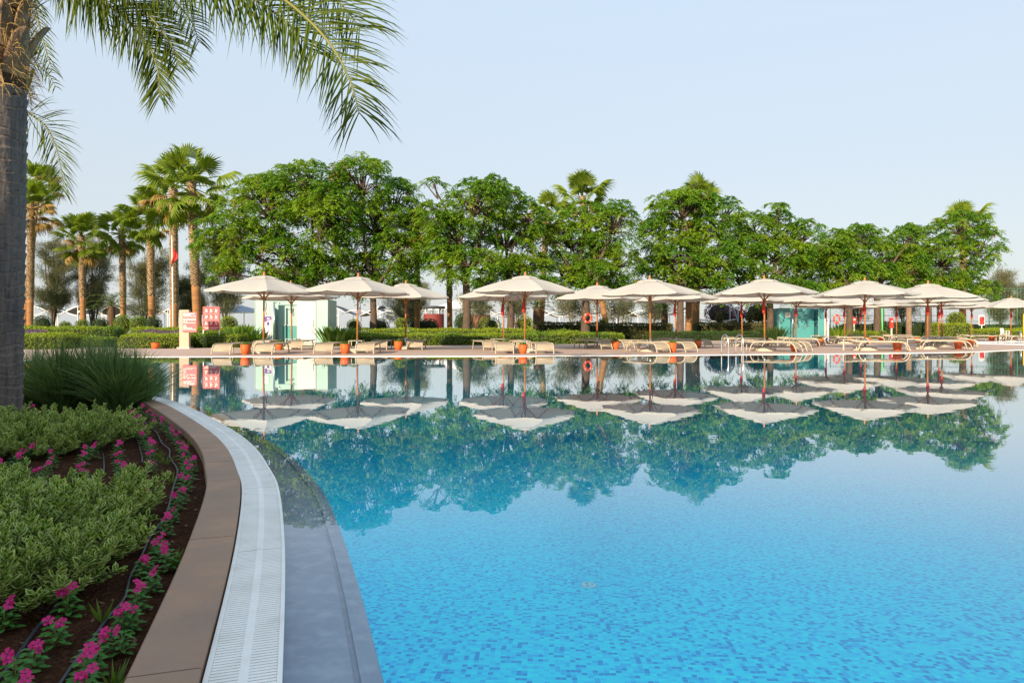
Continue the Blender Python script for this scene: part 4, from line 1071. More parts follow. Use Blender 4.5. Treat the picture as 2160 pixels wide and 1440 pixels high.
def shower(px0, px1, d, top, depth, parts, glass, inner, label, poster_px, notice_px, door=None, open_=None, col=None):
    x0, x1 = (px0-1080)*d/F, (px1-1080)*d/F; h = ZT(top, d); cx_ = (x0+x1)/2
    t = thing('shower_cabin', label, 'shower cabin', (cx_, d, 0))
    X = lambda px: (px-1080)*d/F-cx_
    MB().box((0, depth/2, .05), (x1-x0+.1, depth+.1, .10)).build('plinth', M['concrete'], t)
    def pane(nm, a, b, y, m, z0=.10, z1=None):
        z1 = z1 or h
        g = MB().box(((a+b)/2, y, (z0+z1)/2), (abs(b-a)-.012, .022, z1-z0)).build(nm, m, t)
        return g
    for a, b, m in parts: 
        n = max(1, round((X(b)-X(a))/1.1)); 
        for q in range(n): pane('glass_panel', X(a)+(X(b)-X(a))*q/n, X(a)+(X(b)-X(a))*(q+1)/n, 0, m)
    n = 3
    for q in range(n): pane('back_panel', X(px0)+(x1-x0)*q/n, X(px0)+(x1-x0)*(q+1)/n, depth, glass)
    for xx in (x0-cx_, x1-cx_): MB().box((xx+(.011 if xx < 0 else -.011), depth/2, .1+(h-.1)/2), (.022, depth-.05, h-.1)).build('side_panel', glass, t)
    if open_:
        a, b = X(open_[0]), X(open_[1])
        MB().box(((a+b)/2, .75, .1+(h-.1)/2), (b-a, .022, h-.1)).build('inner_panel', inner, t)
        MB().box(((a+b)/2+.1, .70, 1.05), ((b-a)*.7, .03, .03)).build('grab_bar', M['steel'], t)
        MB().box(((a+b)/2+.08, .73, .6), ((b-a)*.72, .012, .9)).build('lower_screen', M['glassd'] if inner is not M['glasst'] else M['glasst'], t)
    fr = MB()
    for xx in [X(px0)+.015, X(px1)-.015]+[X(p[0]) for p in parts[1:]]: fr.box((xx, -.02, .1+(h-.1)/2), (.03, .03, h-.1))
    fr.box((0, -.02, h+.012), (x1-x0, .05, .025)); fr.build('frame', M['bronze'], t)
    if door:
        a, b = X(door[0]), X(door[1])
        dr = MB().box(((a+b)/2, -.03, .12+(h-.2)/2), (b-a, .03, h-.22)).build('door', M['doorw'], t)
        MB().tube([(b-.12, -.06, 1.0), (b-.12, -.09, 1.05), (b-.12, -.09, 1.3), (b-.12, -.06, 1.35)], .014, 6).build('handle', M['steel'], dr)
    if col:
        xx = X(col)
        MB().tube([(xx, -.10, .1), (xx, -.10, h-.12)], .055, 8).build('shower_column', M['steel'], t, True)
        MB().tube([(xx, -.10, h-.2), (xx+.25, -.16, h-.14), (xx+.34, -.18, h-.2)], [.02, .02, .05], 8).build('shower_head', M['steel'], t, True)
    if poster_px:
        a, b = X(poster_px[0]), X(poster_px[1]); zt_, zb = ZT(poster_px[2], d), ZT(poster_px[3], d); y = poster_px[4] if len(poster_px) > 4 else -.03
        ps = MB().box(((a+b)/2, y, (zt_+zb)/2), (b-a, .01, zt_-zb)).build('poster', M['poster'], t)
        w = b-a; hh = zt_-zb
        mb = MB(); yy = y-.008
        mb.box((a+w*.22, yy, zt_-hh*.11), (w*.30, .004, hh*.20)); mb.box((a+w*.6, yy-.001, zt_-hh*.035), (w*.7, .004, hh*.06)); mb.box((a+w*.86, yy, zt_-hh*.075), (w*.22, .004, hh*.10)); mb.box((a+w*.6, yy-.001, zt_-hh*.125), (w*.6, .004, hh*.04))
        mb.build('lettering', M['purplep'], ps)
        mb = MB(); mb.box((a+w*.55, yy, zt_-hh*.27), (w*.36, .004, hh*.14)); mb.box((a+w*.5, yy, zb+hh*.02), (w*.96, .004, hh*.03)); mb.build('footer_print', M['purplep'], ps)
        mb = MB()
        for q, (u, v, s1, s2, an) in enumerate(((.3, .66, .34, .022, .5), (.62, .70, .4, .026, -.4), (.5, .76, .22, .03, .2), (.75, .62, .2, .02, 1.0), (.3, .74, .16, .02, -.9))):
            mb.box((a+w*u, yy-.0006*q, zt_-hh*v), (w*s1, .004, hh*s2), Matrix.Rotation(an, 3, 'Y'))
        mb.build('picture', M['posterb'], ps)
    if notice_px:
        a, b = X(notice_px[0]), X(notice_px[1]); zt_, zb = ZT(notice_px[2], d), ZT(notice_px[3], d)
        ps = MB().box(((a+b)/2, -.03, (zt_+zb)/2), (b-a, .01, zt_-zb)).build('notice', M['white'], t)
        mb = MB()
        for q in range(6): mb.box(((a+b)/2-.03*(q % 2), -.038, zt_-(zt_-zb)*(.15+.13*q)), ((b-a)*(.7-.1*(q % 3)), .004, (zt_-zb)*.04))
        mb.build('notice_text', M['bronze'], ps)
    return t
shower(537, 692, 36.6, 632, 1.8, [(537, 577, M['glassg']), (666.5, 692, M['glassg'])], M['glassg'], M['glassg'],
       'pale green frosted glass shower cabin with white door and purple poster', (558, 573, 667, 724), (558.5, 567, 647, 662), (627, 666), (577, 627), 579.5)
shower(1643, 1739, 54, 650, 2.0, [(1643, 1667, M['glasst']), (1726, 1739, M['glasst'])], M['glasst'], M['glasst'],
       'teal glass shower cabin behind the right umbrellas', None, (1656, 1667, 659, 669), None, (1667, 1726), 1671)
t = thing('banner_stand', 'white roll-up banner with purple print right of the teal cabin', 'banner', GX(1744, 50, 0))
MB().box((0, 0, .80), (.30, .03, 1.55)).build('banner', M['poster'], t); MB().box((0, .02, .03), (.34, .2, .06)).build('foot', M['bronze'], t)
mb = MB(); mb.box((-.07, -.02, 1.40), (.05, .006, .26)); mb.box((0, -.021, 1.51), (.19, .006, .05)); mb.box((.07, -.02, 1.44), (.05, .006, .12)); mb.box((0, -.021, 1.38), (.16, .006, .045)); mb.box((0, -.02, .12), (.2, .006, .12)); mb.build('lettering', M['purplep'], t)
mb = MB(); mb.box((0, -.02, .55), (.14, .006, .03), Matrix.Rotation(.6, 3, 'Y')); mb.box((.02, -.0205, .68), (.12, .006, .03), Matrix.Rotation(-.5, 3, 'Y')); mb.box((-.03, -.021, .42), (.03, .006, .14)); mb.build('picture', M['posterb'], t)

def lifebuoy(px, py, d, r, label):
    p = W(px, py, d); t = thing('lifebuoy', label, 'lifebuoy', p, 0, 'red lifebuoys hung on trees'); n = 28; m = 10
    mb = MB(); vs = [((r+.07*math.cos(b))*math.cos(a), .07*math.sin(b), (r+.07*math.cos(b))*math.sin(a)*1.1) for a in np.linspace(0, 2*PI, n, False) for b in np.linspace(0, 2*PI, m, False)]
    mb.add(vs, [(i*m+j, i*m+(j+1) % m, ((i+1) % n)*m+(j+1) % m, ((i+1) % n)*m+j) for i in range(n) for j in range(m)]); mb.build('ring', M['ring'], t, True)
    for a in (.8, 2.35, 3.9, 5.5):
        q = MB(); vs = [((r+.074*math.cos(b))*math.cos(aa), .074*math.sin(b), (r+.074*math.cos(b))*math.sin(aa)*1.1) for aa in (a-.06, a, a+.06) for b in np.linspace(0, 2*PI, m, False)]
        q.add(vs, [(i*m+j, i*m+(j+1) % m, (i+1)*m+(j+1) % m, (i+1)*m+j) for i in range(2) for j in range(m)]); q.build('band', M['white'], t, True)
    t.rotation_euler = (0, 0, .35)
lifebuoy(1240, 671, 44.4, .25, 'red lifebuoy hanging on the dark trunk of the central tree')
lifebuoy(1765, 673, 55, .29, 'red lifebuoy right of the teal shower cabin')

def cabinet(px, d, y0, y1, wpx, label, pole=False):
    t = thing('fire_cabinet', label, 'fire cabinet', GX(px, d, 0)); zt_, zb = ZT(y0, d), ZT(y1, d); w = wpx*d/F
    MB().box((0, 0, (zt_+zb)/2), (w, .2, zt_-zb)).build('box', M['signred'], t); MB().box((0, -.108, (zt_+zb)/2), (w*.8, .012, (zt_-zb)*.85)).build('door', M['redcloth'], t)
    MB().box((0, -.02, zb/2), (.10, .10, zb)).build('post', M['concrete'], t)
    MB().box((0, -.118, zb+(zt_-zb)*.65), (w*.4, .006, w*.4)).build('plate', M['white'], t)
cabinet(1801, 58, 669, 683, 9, 'red fire cabinet left of the sixth waterside umbrella pole')
cabinet(1880, 57, 670, 692, 6.5, 'tall dark red cabinet on a post right of the green post')
t = thing('menu_board', 'red arched board with white border by the right trees', 'sign', GX(2071, 63, 0))
zb, zt_ = ZT(686, 63), ZT(664, 63)
mb = MB(); pr = [(-.27, zb), (.27, zb), (.27, zt_-.1)]+[(.27*math.cos(a), zt_-.1+.1*math.sin(a)) for a in np.linspace(.3, PI-.3, 8)]+[(-.27, zt_-.1)]
n = len(pr); mb.add([(x, y, z) for y in (0, .04) for x, z in pr], [tuple(range(n)), tuple(range(n, 2*n))[::-1]]+[(i, (i+1) % n, n+(i+1) % n, n+i) for i in range(n)]); mb.build('border', M['white'], t)
MB().box((0, -.012, (zb+zt_)/2-.05), (.44, .02, zt_-zb-.24)).build('panel', M['signred'], t)
MB().box((0, .02, zb/2), (.06, .06, zb)).build('post', M['white'], t)
# white garden chair
p = GX(2120, 57, 0); t = thing('garden_chair', 'white plastic garden chair on the grass at right', 'chair', p, .5)
MB().box((0, 0, .42), (.48, .46, .04)).build('seat', M['white'], t); MB().box((0, .22, .65), (.46, .04, .44), Matrix.Rotation(-.15, 3, 'X')).build('backrest', M['white'], t)
for x in (-.22, .22):
    for y in (-.2, .2): MB().box((x, y, .2), (.04, .04, .40)).build('leg', M['white'], t)
    MB().box((x*1.08, 0, .62), (.04, .44, .03)).build('armrest', M['white'], t); MB().box((x*1.08, -.2, .52), (.035, .035, .2)).build('arm_support', M['white'], t)
# bright posts
t = tag(MB().tube([(0, 0, 0), (0, 0, ZT(648, 53))], .06, 10).build('green_post', M['limegreen'], None, True, GX(1861, 53, 0)), 'bright green pole under the right umbrellas', 'post')
t = tag(MB().tube([(0, 0, 0), (0, 0, ZT(662, 52))], .07, 10).build('yellow_post', M['yellow'], None, True, GX(2160, 52, 0)), 'yellow pole at the right picture edge', 'post')
t = tag(MB().tube([(0, 0, 0), (0, 0, ZT(646, 58))], [.25, .21], 12).build('pale_trunk', M['barkpale'], None, True, GX(1917, 58, 0)), 'thick pale yellowish tree trunk behind umbrella poles at right', 'tree trunk')
# volleyball net
t = thing('volleyball_net', 'sagging white volleyball net between pale blue posts', 'volleyball net', GX(1515, 60, 0))
for px in (1473, 1540, 1557): MB().tube([((px-1515)*60/F, 0, 0), ((px-1515)*60/F, 0, ZT(640 if px > 1500 else 668, 60))], .045, 8).build('post', M['palebl'], t, True)
MB().tube(catmull([(x, 0, z) for x, z in ((.9, 4.0-.8), (1.15, 2.9), (1.5, 2.2), (1.75, 1.2), (1.8, 0))], 5), .05, 8).build('arched_post', M['palebl'], t, True)
mb = MB(); xs = np.linspace((1473-1515)*60/F, (1552-1515)*60/F, 14)
zz = [ZT(672, 60)-.18*math.sin(PI*i/13) for i in range(14)]
for i in range(13): mb.add([(xs[i], -.01, zz[i]), (xs[i+1], -.01, zz[i+1]), (xs[i+1], -.01, zz[i+1]-.09), (xs[i], -.01, zz[i]-.09)], [(0, 1, 2, 3)])
mb.build('top_band', M['white'], t)
mb = MB()
for r in range(1, 7): mb.tube([(x, 0, z-.13*r) for x, z in zip(xs, zz)], .006, 3)
for i in range(0, 53): 
    f = i/52*13; j = min(12, int(f)); u = f-j; x = xs[j]*(1-u)+xs[j+1]*u; z = zz[j]*(1-u)+zz[j+1]*u; mb.tube([(x, 0, z), (x, 0, z-.8)], .006, 3)
mb.build('mesh', M['dark'], t)

# court fence on the right
def fence(x0, x1, y, h, label, step=3.0, mat='green'):
    t = thing('court_fence', label, 'fence', (x0, y, 0), 0, 'green sports court fences'); n = int(round((x1-x0)/step))
    for i in range(n+1): MB().tube([((x1-x0)*i/n, 0, 0), ((x1-x0)*i/n, 0, h)], .05, 6).build('post', M[mat], t, True)
    for z in (.15, 1.6, h*.65, h-.05): MB().tube([(0, 0, z), (x1-x0, 0, z)], .03, 5).build('rail', M[mat], t)
    mb = MB(); g = .35
    for i in range(int((x1-x0)/g)): mb.tube([(g*i, .02, .1), (g*i, .02, h)], .006, 3, False)
    for i in range(int(h/g)): mb.tube([(0, .02, g*i+.1), (x1-x0, .02, g*i+.1)], .006, 3, False)
    mb.build('wire_mesh', M[mat], t)
fence(34.5, 49, 74, 3.4, 'low green wire court fence behind the right umbrellas')
fence(50, 75, 76, 5.3, 'tall green wire court fence at the right picture edge')

# beach shelters
def sail(px, d, wpx, y_mid, amp, label, phase):
    b = GX(px, d, -.25); w = wpx*d/F; zc = ZT(y_mid, d)+.25
    t = thing('beach_shelter', label, 'sun shelter', b, 0, 'wavy beach shelters'); nx, ny, dp = 24, 6, 5.0; mb = MB(); vs = []
    prof = lambda u: zc+amp*math.sin(2*PI*u+phase)
    for lay in (0, .05):
        for j in range(ny+1):
            for i in range(nx+1):
                u = i/nx; v = j/ny; vs.append(((u-.5)*w, v*dp, prof(u)*(1)-.35*math.sin(PI*v)*0-lay+.25*math.sin(PI*v)))
    k = (nx+1)*(ny+1); fs = []
    for j in range(ny):
        for i in range(nx):
            q = j*(nx+1)+i; fs += [(q, q+1, q+nx+2, q+nx+1), (k+q, k+q+nx+1, k+q+nx+2, k+q+1)]
    mb.add(vs, fs); mb.build('sail', M['sail'], t, True)
    for y in (0, dp): MB().tube([((i/nx-.5)*w, y, prof(i/nx)-.02) for i in range(nx+1)], .07, 5).build('edge_beam', M['white'], t, True)
    MB().tube([((i/nx-.5)*w, -.3, zc-.35-amp*math.sin(2*PI*i/nx+phase)*.8) for i in range(nx+1)], .06, 5).build('arched_beam', M['white'], t, True)
    for u in (.04, .5, .96):
        for y in (0, dp): MB().tube([((u-.5)*w, y, 0), ((u-.5)*w, y, prof(u))], .06, 5).build('post', M['white'], t)
    MB().box((0, 1.5, 1.15), (w*.94, .05, .06)).build('rail', M['white'], t)
    for k_ in range(4): MB().box(((k_-1.5)*w*.22, 2.5, .36), (w*.10, 1.9, .10)).build('sunbed', M['alu'], t)
for k, (px, wpx, ym, amp, ph, d) in enumerate(((118, 100, 654, .55, 1.5, 96), (215, 98, 655, .6, 3.2, 93), (310, 96, 654, .5, .5, 97), (395, 80, 656, .4, 2.4, 95),
        (745, 110, 656, .6, 1.2, 95), (850, 104, 656, .5, 2.9, 93), (1180, 110, 658, .6, 1.4, 95), (1270, 100, 657, .5, 2.8, 97), (1345, 96, 657, .6, 1.0, 95), (1430, 90, 657, .5, 2.4, 96), (1050, 100, 659, .5, .6, 97))):
    sail(px, d, wpx, ym, amp, ['grey wavy beach shelter seen left of the garden path', 'grey wavy beach shelter seen between the central umbrellas', 'grey wavy beach shelter behind the central tree trunks'][0 if k < 4 else 1 if k < 6 else 2], ph)
def tent(px, d, wpx, yt, ye, mat, label, dp=7):
    w = wpx*d/F; b = GX(px, d, -.2); zt_, ze = ZT(yt, d)+.2, ZT(ye, d)+.2
    t = thing('beach_pavilion', label, 'pavilion', b)
    mb = MB(); vs = []; n = 8
    for i in range(n+1):
        f = i/n; s_ = 1-f; z = ze+(zt_-ze)*f**1.35
        vs += [(-w/2*s_, dp/2-dp/2*s_, z), (w/2*s_, dp/2-dp/2*s_, z), (w/2*s_, dp/2+dp/2*s_, z), (-w/2*s_, dp/2+dp/2*s_, z)]
    mb.add(vs, [(i*4+j, i*4+(j+1) % 4, (i+1)*4+(j+1) % 4, (i+1)*4+j) for i in range(n) for j in range(4)]+[(3, 2, 1, 0)]); mb.build('roof', mat, t)
    MB().box((0, 0, ze-.07), (w, .1, .14)).build('fascia', M['white'], t)
    for x in np.linspace(-w/2+.1, w/2-.1, 5): MB().tube([(x, .1, 0), (x, .1, ze-.1)], .06, 6).build('post', M['white'], t)
    MB().tube([(0, dp/2, zt_-.05), (0, dp/2, zt_+.9)], .03, 5).build('mast', M['white'], t)
    return t
tent(484, 86, 124, 641, 658, M['tent'], 'blue-grey hipped beach pavilion left of the shower cabin')
tent(962, 84, 150, 629, 652, M['poster'], 'white peaked beach tent behind the red kiosk')
t = thing('pennant', 'small red pennant on a thin mast left of the blue-grey pavilion', 'flag', GX(405, 88, 0))
MB().tube([(0, 0, 0), (0, 0, ZT(634, 88))], .03, 5).build('mast', M['white'], t)
MB().add([(0, -.02, ZT(634, 88)), (.25, -.02, ZT(648, 88)), (-.15, -.02, ZT(648, 88)), (0, .02, ZT(634, 88)), (.25, .02, ZT(648, 88)), (-.15, .02, ZT(648, 88))], [(0, 1, 2), (5, 4, 3), (0, 3, 4, 1), (1, 4, 5, 2), (2, 5, 3, 0)]).build('cloth', M['redcloth'], t)
def kiosk(px, d, wpx, yt, label):
    b = GX(px, d, 0); r = wpx*d/F/2; z = ZT(yt, d)
    t = thing('beach_kiosk', label, 'kiosk', b, 0, 'round red beach kiosks')
    mb = MB(); n = 36; prof = []
    vs = []
    for k in range(n*2):
        a = PI*k/n; rr_ = r*(1 if k % 2 else .985)
        vs += [(rr_*math.cos(a), rr_*math.sin(a), 0), (rr_*math.cos(a), rr_*math.sin(a), z)]
    m = n*2; mb.add(vs, [(2*k, 2*((k+1) % m), 2*((k+1) % m)+1, 2*k+1) for k in range(m)]+[tuple(2*k+1 for k in range(m))]); mb.build('drum_wall', M['drum'], t)
    zr = ZT(648, d); MB().lathe([(r*1.12, zr-.12), (r*1.15, zr), (r*1.1, zr+.1), (.05, zr+.15)], 28).build('roof', M['dark'], t)
    for k in range(8): a = PI/4*k+.2; MB().tube([(r*.9*math.cos(a), r*.9*math.sin(a), z), (r*.9*math.cos(a), r*.9*math.sin(a), zr-.1)], .06, 6).build('post', M['steel'], t)
kiosk(915, 68, 43, 662, 'red slatted round kiosk with dark roof between central trunks')
kiosk(1012, 74, 46, 664, 'red round kiosk mostly hidden behind the dark round bush')

# ------------------------------------------------------------------ the near garden bed
ZB = -.035
def grass_tuft(x, y, n, h, spread, seed):
    n = int(n*.62); rng = np.random.default_rng(seed); a = rng.uniform(0, 2*PI, n); e = rng.random(n)**.75
    base = np.c_[np.cos(a)*e*.16, np.sin(a)*e*.13, np.zeros(n)]
    hh = h*rng.uniform(.45, 1.25, n)*(1-.22*e); out = spread*e*rng.uniform(.45, 1.15, n); aa = a+rng.normal(size=n)*.35
    def pt(f): return base+np.c_[np.cos(aa)*out*f**1.6, np.sin(aa)*out*f**1.6, hh*(f-.16*f**3*e*1.6)]
    sd = np.c_[-np.sin(aa), np.cos(aa), np.zeros(n)]; sd = unit(sd*.6+rng.normal(size=(n, 3))*.5); w = rng.uniform(.0030, .0062, n)[:, None]
    fs = [0, .3, .55, .8, 1]; ws = [.8, 1, .9, .6, .08]; Q = []
    for i in range(4):
        A, B = pt(fs[i]), pt(fs[i+1]); Q.append(np.stack([A-sd*w*ws[i], A+sd*w*ws[i], B+sd*w*ws[i+1], B-sd*w*ws[i+1]], 1))
    o = quads('ornamental_grass', np.concatenate(Q), M['reed']); o.location = (x, y, ZB)
    return tag(o, 'tall dark green fountain grass tuft between the palm trunk and pool kerb', 'grass plant', 'tufts of tall grass beside the palm')
for k, (px, d, n, h, sp) in enumerate(((75, 8.7, 1500, .78, .62), (130, 8.3, 2200, .84, .70), (190, 8.5, 2200, .86, .68), (245, 8.2, 2000, .80, .62), (285, 8.5, 1500, .72, .58), (215, 9.2, 1400, .85, .6), (-40, 9.2, 1200, .8, .6))):
    p = GX(px, d); grass_tuft(p.x, p.y, n, h, sp, 60+k)

def var_shrub(x, y, rx, ry, h, n, seed, label, group, leaf=.033):
    rng = np.random.default_rng(seed); ns = int(n/8.5); Ps = []; Ds = []; Ls = []; tw = MB()
    for i in range(ns):
        az = rng.uniform(0, 2*PI); e = rng.random()**.6; b0 = np.array([math.cos(az)*rx*e*.55, math.sin(az)*ry*e*.55, 0])
        hh = h*rng.uniform(.40, 1.28)*(1-.28*e); tip = np.array([math.cos(az)*rx*e*1.05+rng.normal()*.02, math.sin(az)*ry*e*1.05+rng.normal()*.02, hh])
        tw.tube([tuple(b0), tuple(b0*.45+tip*.55+[0, 0, hh*.08]), tuple(tip)], [.004, .003, .0015], 4, False)
        ax = tip-b0; ax = ax/np.linalg.norm(ax); bigl = rng.uniform(.75, 1.25)
        for q in range(8):
            f = .38+.62*q/7; c = b0+(tip-b0)*f
            m = 6 if q < 7 else 8
            for j in range(m):
                t = q*1.2+j*2*PI/m+rng.normal()*.25; o2 = np.array([math.cos(t), math.sin(t), 0]); Ps.append(c+rng.normal(size=3)*.004)
                Ds.append(o2*(1.0-.45*(q == 7))+ax*(.35+.75*f)+rng.normal(size=3)*.12); Ls.append(leaf*bigl*rng.uniform(.75, 1.25)*(1.05-.35*(q == 7)))
    P = np.array(Ps); D = np.array(Ds); L = np.array(Ls); nk = len(P); Wd = L*rng.uniform(.46, .62, nk)
    nr = np.array([0, 0, 1.])+rng.normal(size=(nk, 3))*.35-unit(D)*.4
    D = unit(D); S = unit(np.cross(D, nr)); Up = np.cross(S, D)
    def pt(f, w, lift=0): return P+D*(L*f)[:, None]+S*(Wd*w)[:, None]+Up*(L*lift)[:, None]
    o_ = [pt(0, 0), pt(.28, .38, -.02), pt(.62, .44, -.02), pt(1, 0, -.10), pt(.62, -.44, -.02), pt(.28, -.38, -.02)]
    i_ = [pt(.06, 0, .05), pt(.30, .22, .01), pt(.60, .24, .01), pt(.86, 0, -.03), pt(.60, -.24, .01), pt(.30, -.22, .01)]
    Q = [np.stack([i_[0], i_[1], i_[2], i_[3]], 1), np.stack([i_[0], i_[3], i_[4], i_[5]], 1)]
    mi = [np.zeros(len(P)*2, int)]
    for a in range(6):
        b = (a+1) % 6; Q.append(np.stack([o_[a], o_[b], i_[b], i_[a]], 1))
    mi.append(np.ones(len(P)*6, int))
    o = quads('variegated_shrub', np.concatenate(Q), [M['varin'], M['varout'], M['bark']], mi=np.concatenate(mi), core=tw)
    o.location = (x, y, ZB)
    return tag(o, label, 'shrub', group)
la, lb = 'low cream-edged green shrub in the clump at the palm foot', 'low cream-edged green shrub in the nearer clump at the left edge'
for k, (px, d, rx, ry, h, n) in enumerate(((20, 5.7, .50, .42, .27, 800), (120, 6.15, .50, .40, .24, 720), (205, 6.35, .42, .38, .24, 650), (245, 5.85, .26, .32, .22, 420), (170, 5.5, .42, .36, .25, 700), (70, 5.2, .38, .30, .22, 560), (-60, 6.2, .5, .5, .3, 600), (-40, 5.1, .4, .4, .25, 500))):
    p = GX(px, d); var_shrub(p.x, p.y, rx, ry, h, n, 80+k, la, 'variegated shrubs at the palm foot')
for k, (px, d, rx, ry, h, n) in enumerate(((-30, 2.75, .40, .34, .29, 700), (85, 2.95, .32, .32, .27, 620), (180, 3.20, .26, .30, .25, 520), (262, 3.50, .20, .28, .22, 380), (100, 2.55, .26, .24, .24, 460), (10, 2.40, .30, .24, .26, 520), (195, 2.85, .20, .20, .20, 320), (-140, 2.6, .4, .4, .3, 400), (30, 3.4, .34, .28, .25, 520), (-90, 3.5, .4, .3, .25, 400))):
    p = GX(px, d); var_shrub(p.x, p.y, rx, ry, h, n, 100+k, lb, 'variegated shrubs at the left edge')

# periwinkle prototypes
def vinca(seed):
    rng = np.random.default_rng(seed); Q = []
    n = 26
    for i in range(n):
        a = i*2.39996; z = .012+.115*(i/n); L = rng.uniform(.06, .095)*(1-.30*i/n); d0 = np.array([math.cos(a), math.sin(a), .35])
        d0 = d0/np.linalg.norm(d0); s = np.array([-math.sin(a), math.cos(a), 0]); w = L*.19
        b = np.array([math.cos(a)*.008, math.sin(a)*.008, z]); m = b+d0*L*.5; e = b+d0*L*.95+np.array([0, 0, -.018])
        up = np.array([0, 0, .004])
        Q += [[b, m*.5+b*.5+s*w*.8, m+s*w, m+up*-1], [b, m-up, m-s*w, m*.5+b*.5-s*w*.8], [m-up, m+s*w, e*.6+m*.4+s*w*.75, e], [m-up, e, e*.6+m*.4-s*w*.75, m-s*w]]
    st = MB(); st.tube([(0, 0, 0), (0, 0, .12)], .003, 5)
    o = quads('periwinkle_plant', np.array(Q), [M['vleaf'], M['rachis']], core=st)
    heads = []
    for h in range(rng.integers(2, 4)):
        a = rng.uniform(0, 2*PI); c = np.array([math.cos(a)*.024, math.sin(a)*.024, .135+rng.uniform(-.02, .02)]); nm = unit(np.array([rng.normal()*.5, -.55+rng.normal()*.3, .8]))
        s1 = unit(np.cross(nm, [1, .2, 0])); s2 = np.cross(nm, s1); P = []
        for k in range(5):
            t = 2*PI*k/5+rng.uniform(0, .2); f = lambda r, q, lift: c+(s1*math.cos(q)+s2*math.sin(q))*r+nm*lift
            r = .024*rng.uniform(.9, 1.1)
            P += [[c, f(r*.75, t-.52, .004), f(r*1.03, t-.30, .002), f(r*1.05, t, .001)], [c, f(r*1.05, t, .001), f(r*1.03, t+.30, .002), f(r*.75, t+.52, .004)]]
        fl = quads('blossom', np.array(P), M['petal'], o); heads.append(fl)
        MB().lathe([(.0025, -.002), (.003, .002)], 6, tuple(c+nm*.003)).build('eye', M['bootcore'], fl)
    kids[o.name] = list(o.children)
    for fl in heads: kids[fl.name] = list(fl.children)
    tag(o, '', 'flower')
    return o
VP = [vinca(200+i) for i in range(6)]
curb = [(299, 860), (312, 866), (325, 874), (338, 880), (345, 893), (358, 900), (362, 907), (373, 917), (380, 929), (387, 948), (392, 957), (388, 972), (405, 967), (397, 986), (389, 1006), (383, 1026), (373, 1041), (364, 1064), (348, 1090), (337, 1122), (337, 1138), (301, 1170), (312, 1166), (318, 1199), (288, 1234), (258, 1277), (274, 1270), (212, 1321), (257, 1315), (196, 1357), (177, 1379), (182, 1411), (160, 1455), (323, 886), (356, 1157)]
mids = [(262, 870), (275, 874), (288, 882), (295, 893), (302, 903), (303, 916), (312, 928), (319, 937), (316, 955), (319, 969), (309, 1012), (301, 1037), (309, 1024), (248, 940), (249, 956), (254, 971), (258, 980), (183, 941), (194, 944), (174, 956), (170, 981), (178, 986), (115, 936), (112, 950), (109, 960), (99, 976), (80, 987), (50, 947), (35, 961), (7, 976), (62, 944), (67, 857)]
lows = [(142, 1246), (116, 1302), (69, 1348), (32, 1382), (9, 1272), (45, 1420)]
vi = 0
for lst, lab, grp in ((curb, 'magenta periwinkle in the row beside the brown kerb', 'periwinkles along the kerb'), (mids, 'magenta periwinkle between the two cream-edged shrub clumps', 'periwinkles between the shrubs'), (lows, 'magenta periwinkle in front of the nearer shrub clump', 'periwinkles in front of the shrubs')):
    for (px, py) in lst:
        zf = ZB+.095; d = F*(H-zf)/(py-Y0); p = GX(px, d, ZB)
        pr = VP[vi % 6]; vi += 1
        sc = random.uniform(.55, .74)*(1.15 if d > 4 else 1.0)
        inst(pr, p, random.uniform(-.5, .5), lab, grp, sc)
# a few young plants without bloom and blades of weed grass
for k, (px, py) in enumerate(((235, 1075), (250, 1060), (365, 1180), (240, 1430), (215, 1290), (75, 1012), (330, 960), (350, 970), (362, 1010), (395, 935), (340, 1000), (205, 1195), (285, 990))):
    d = F*(H-ZB-.04)/(py-Y0); p = GX(px, d, ZB); rng = np.random.default_rng(300+k); n = 14
    a = rng.uniform(0, 2*PI, n); D = np.c_[np.cos(a)*.6, np.sin(a)*.6, rng.uniform(.5, 1.6, n)]; L = rng.uniform(.04, .10, n)
    o = quads('weed_sprout', leaves(np.zeros((n, 3)), D, rdir(n), L, L*.09+.004), M['canna']); o.location = p
    tag(o, 'small green weed sprout growing from the bare dark soil', 'weed', 'weed sprouts in the bed')
# drip hoses
def hose(pts, label, r=.006):
    w = []
    for (px, py) in pts:
        d = F*(H-ZB-.012)/(py-Y0); w.append(GX(px, d, ZB+.012))
    o = MB().tube(catmull(w, 6), r, 7).build('drip_hose', M['hose'], None, True); tag(o, label, 'hose', 'black drip irrigation hoses')
hose([(292, 872), (312, 897), (330, 912), (341, 934), (357, 948), (358, 963), (365, 975), (374, 990), (372, 1010), (366, 1025), (352, 1080), (318, 1130), (300, 1168), (275, 1215), (262, 1262), (225, 1305), (190, 1355), (165, 1385), (128, 1440), (90, 1500)], 'long black drip hose winding along the kerb flowers')
hose([(215, 1165), (213, 1185), (200, 1205), (165, 1240), (120, 1278), (85, 1315), (58, 1350), (30, 1392), (-10, 1440)], 'black drip hose emerging from the nearer shrub clump')
hose([(270, 910), (290, 930), (296, 950), (300, 966), (299, 975)], 'short black drip hose among the middle flowers')
hose([(200, 938), (215, 952), (219, 975), (219, 1000)], 'black drip hose between the two shrub clumps')
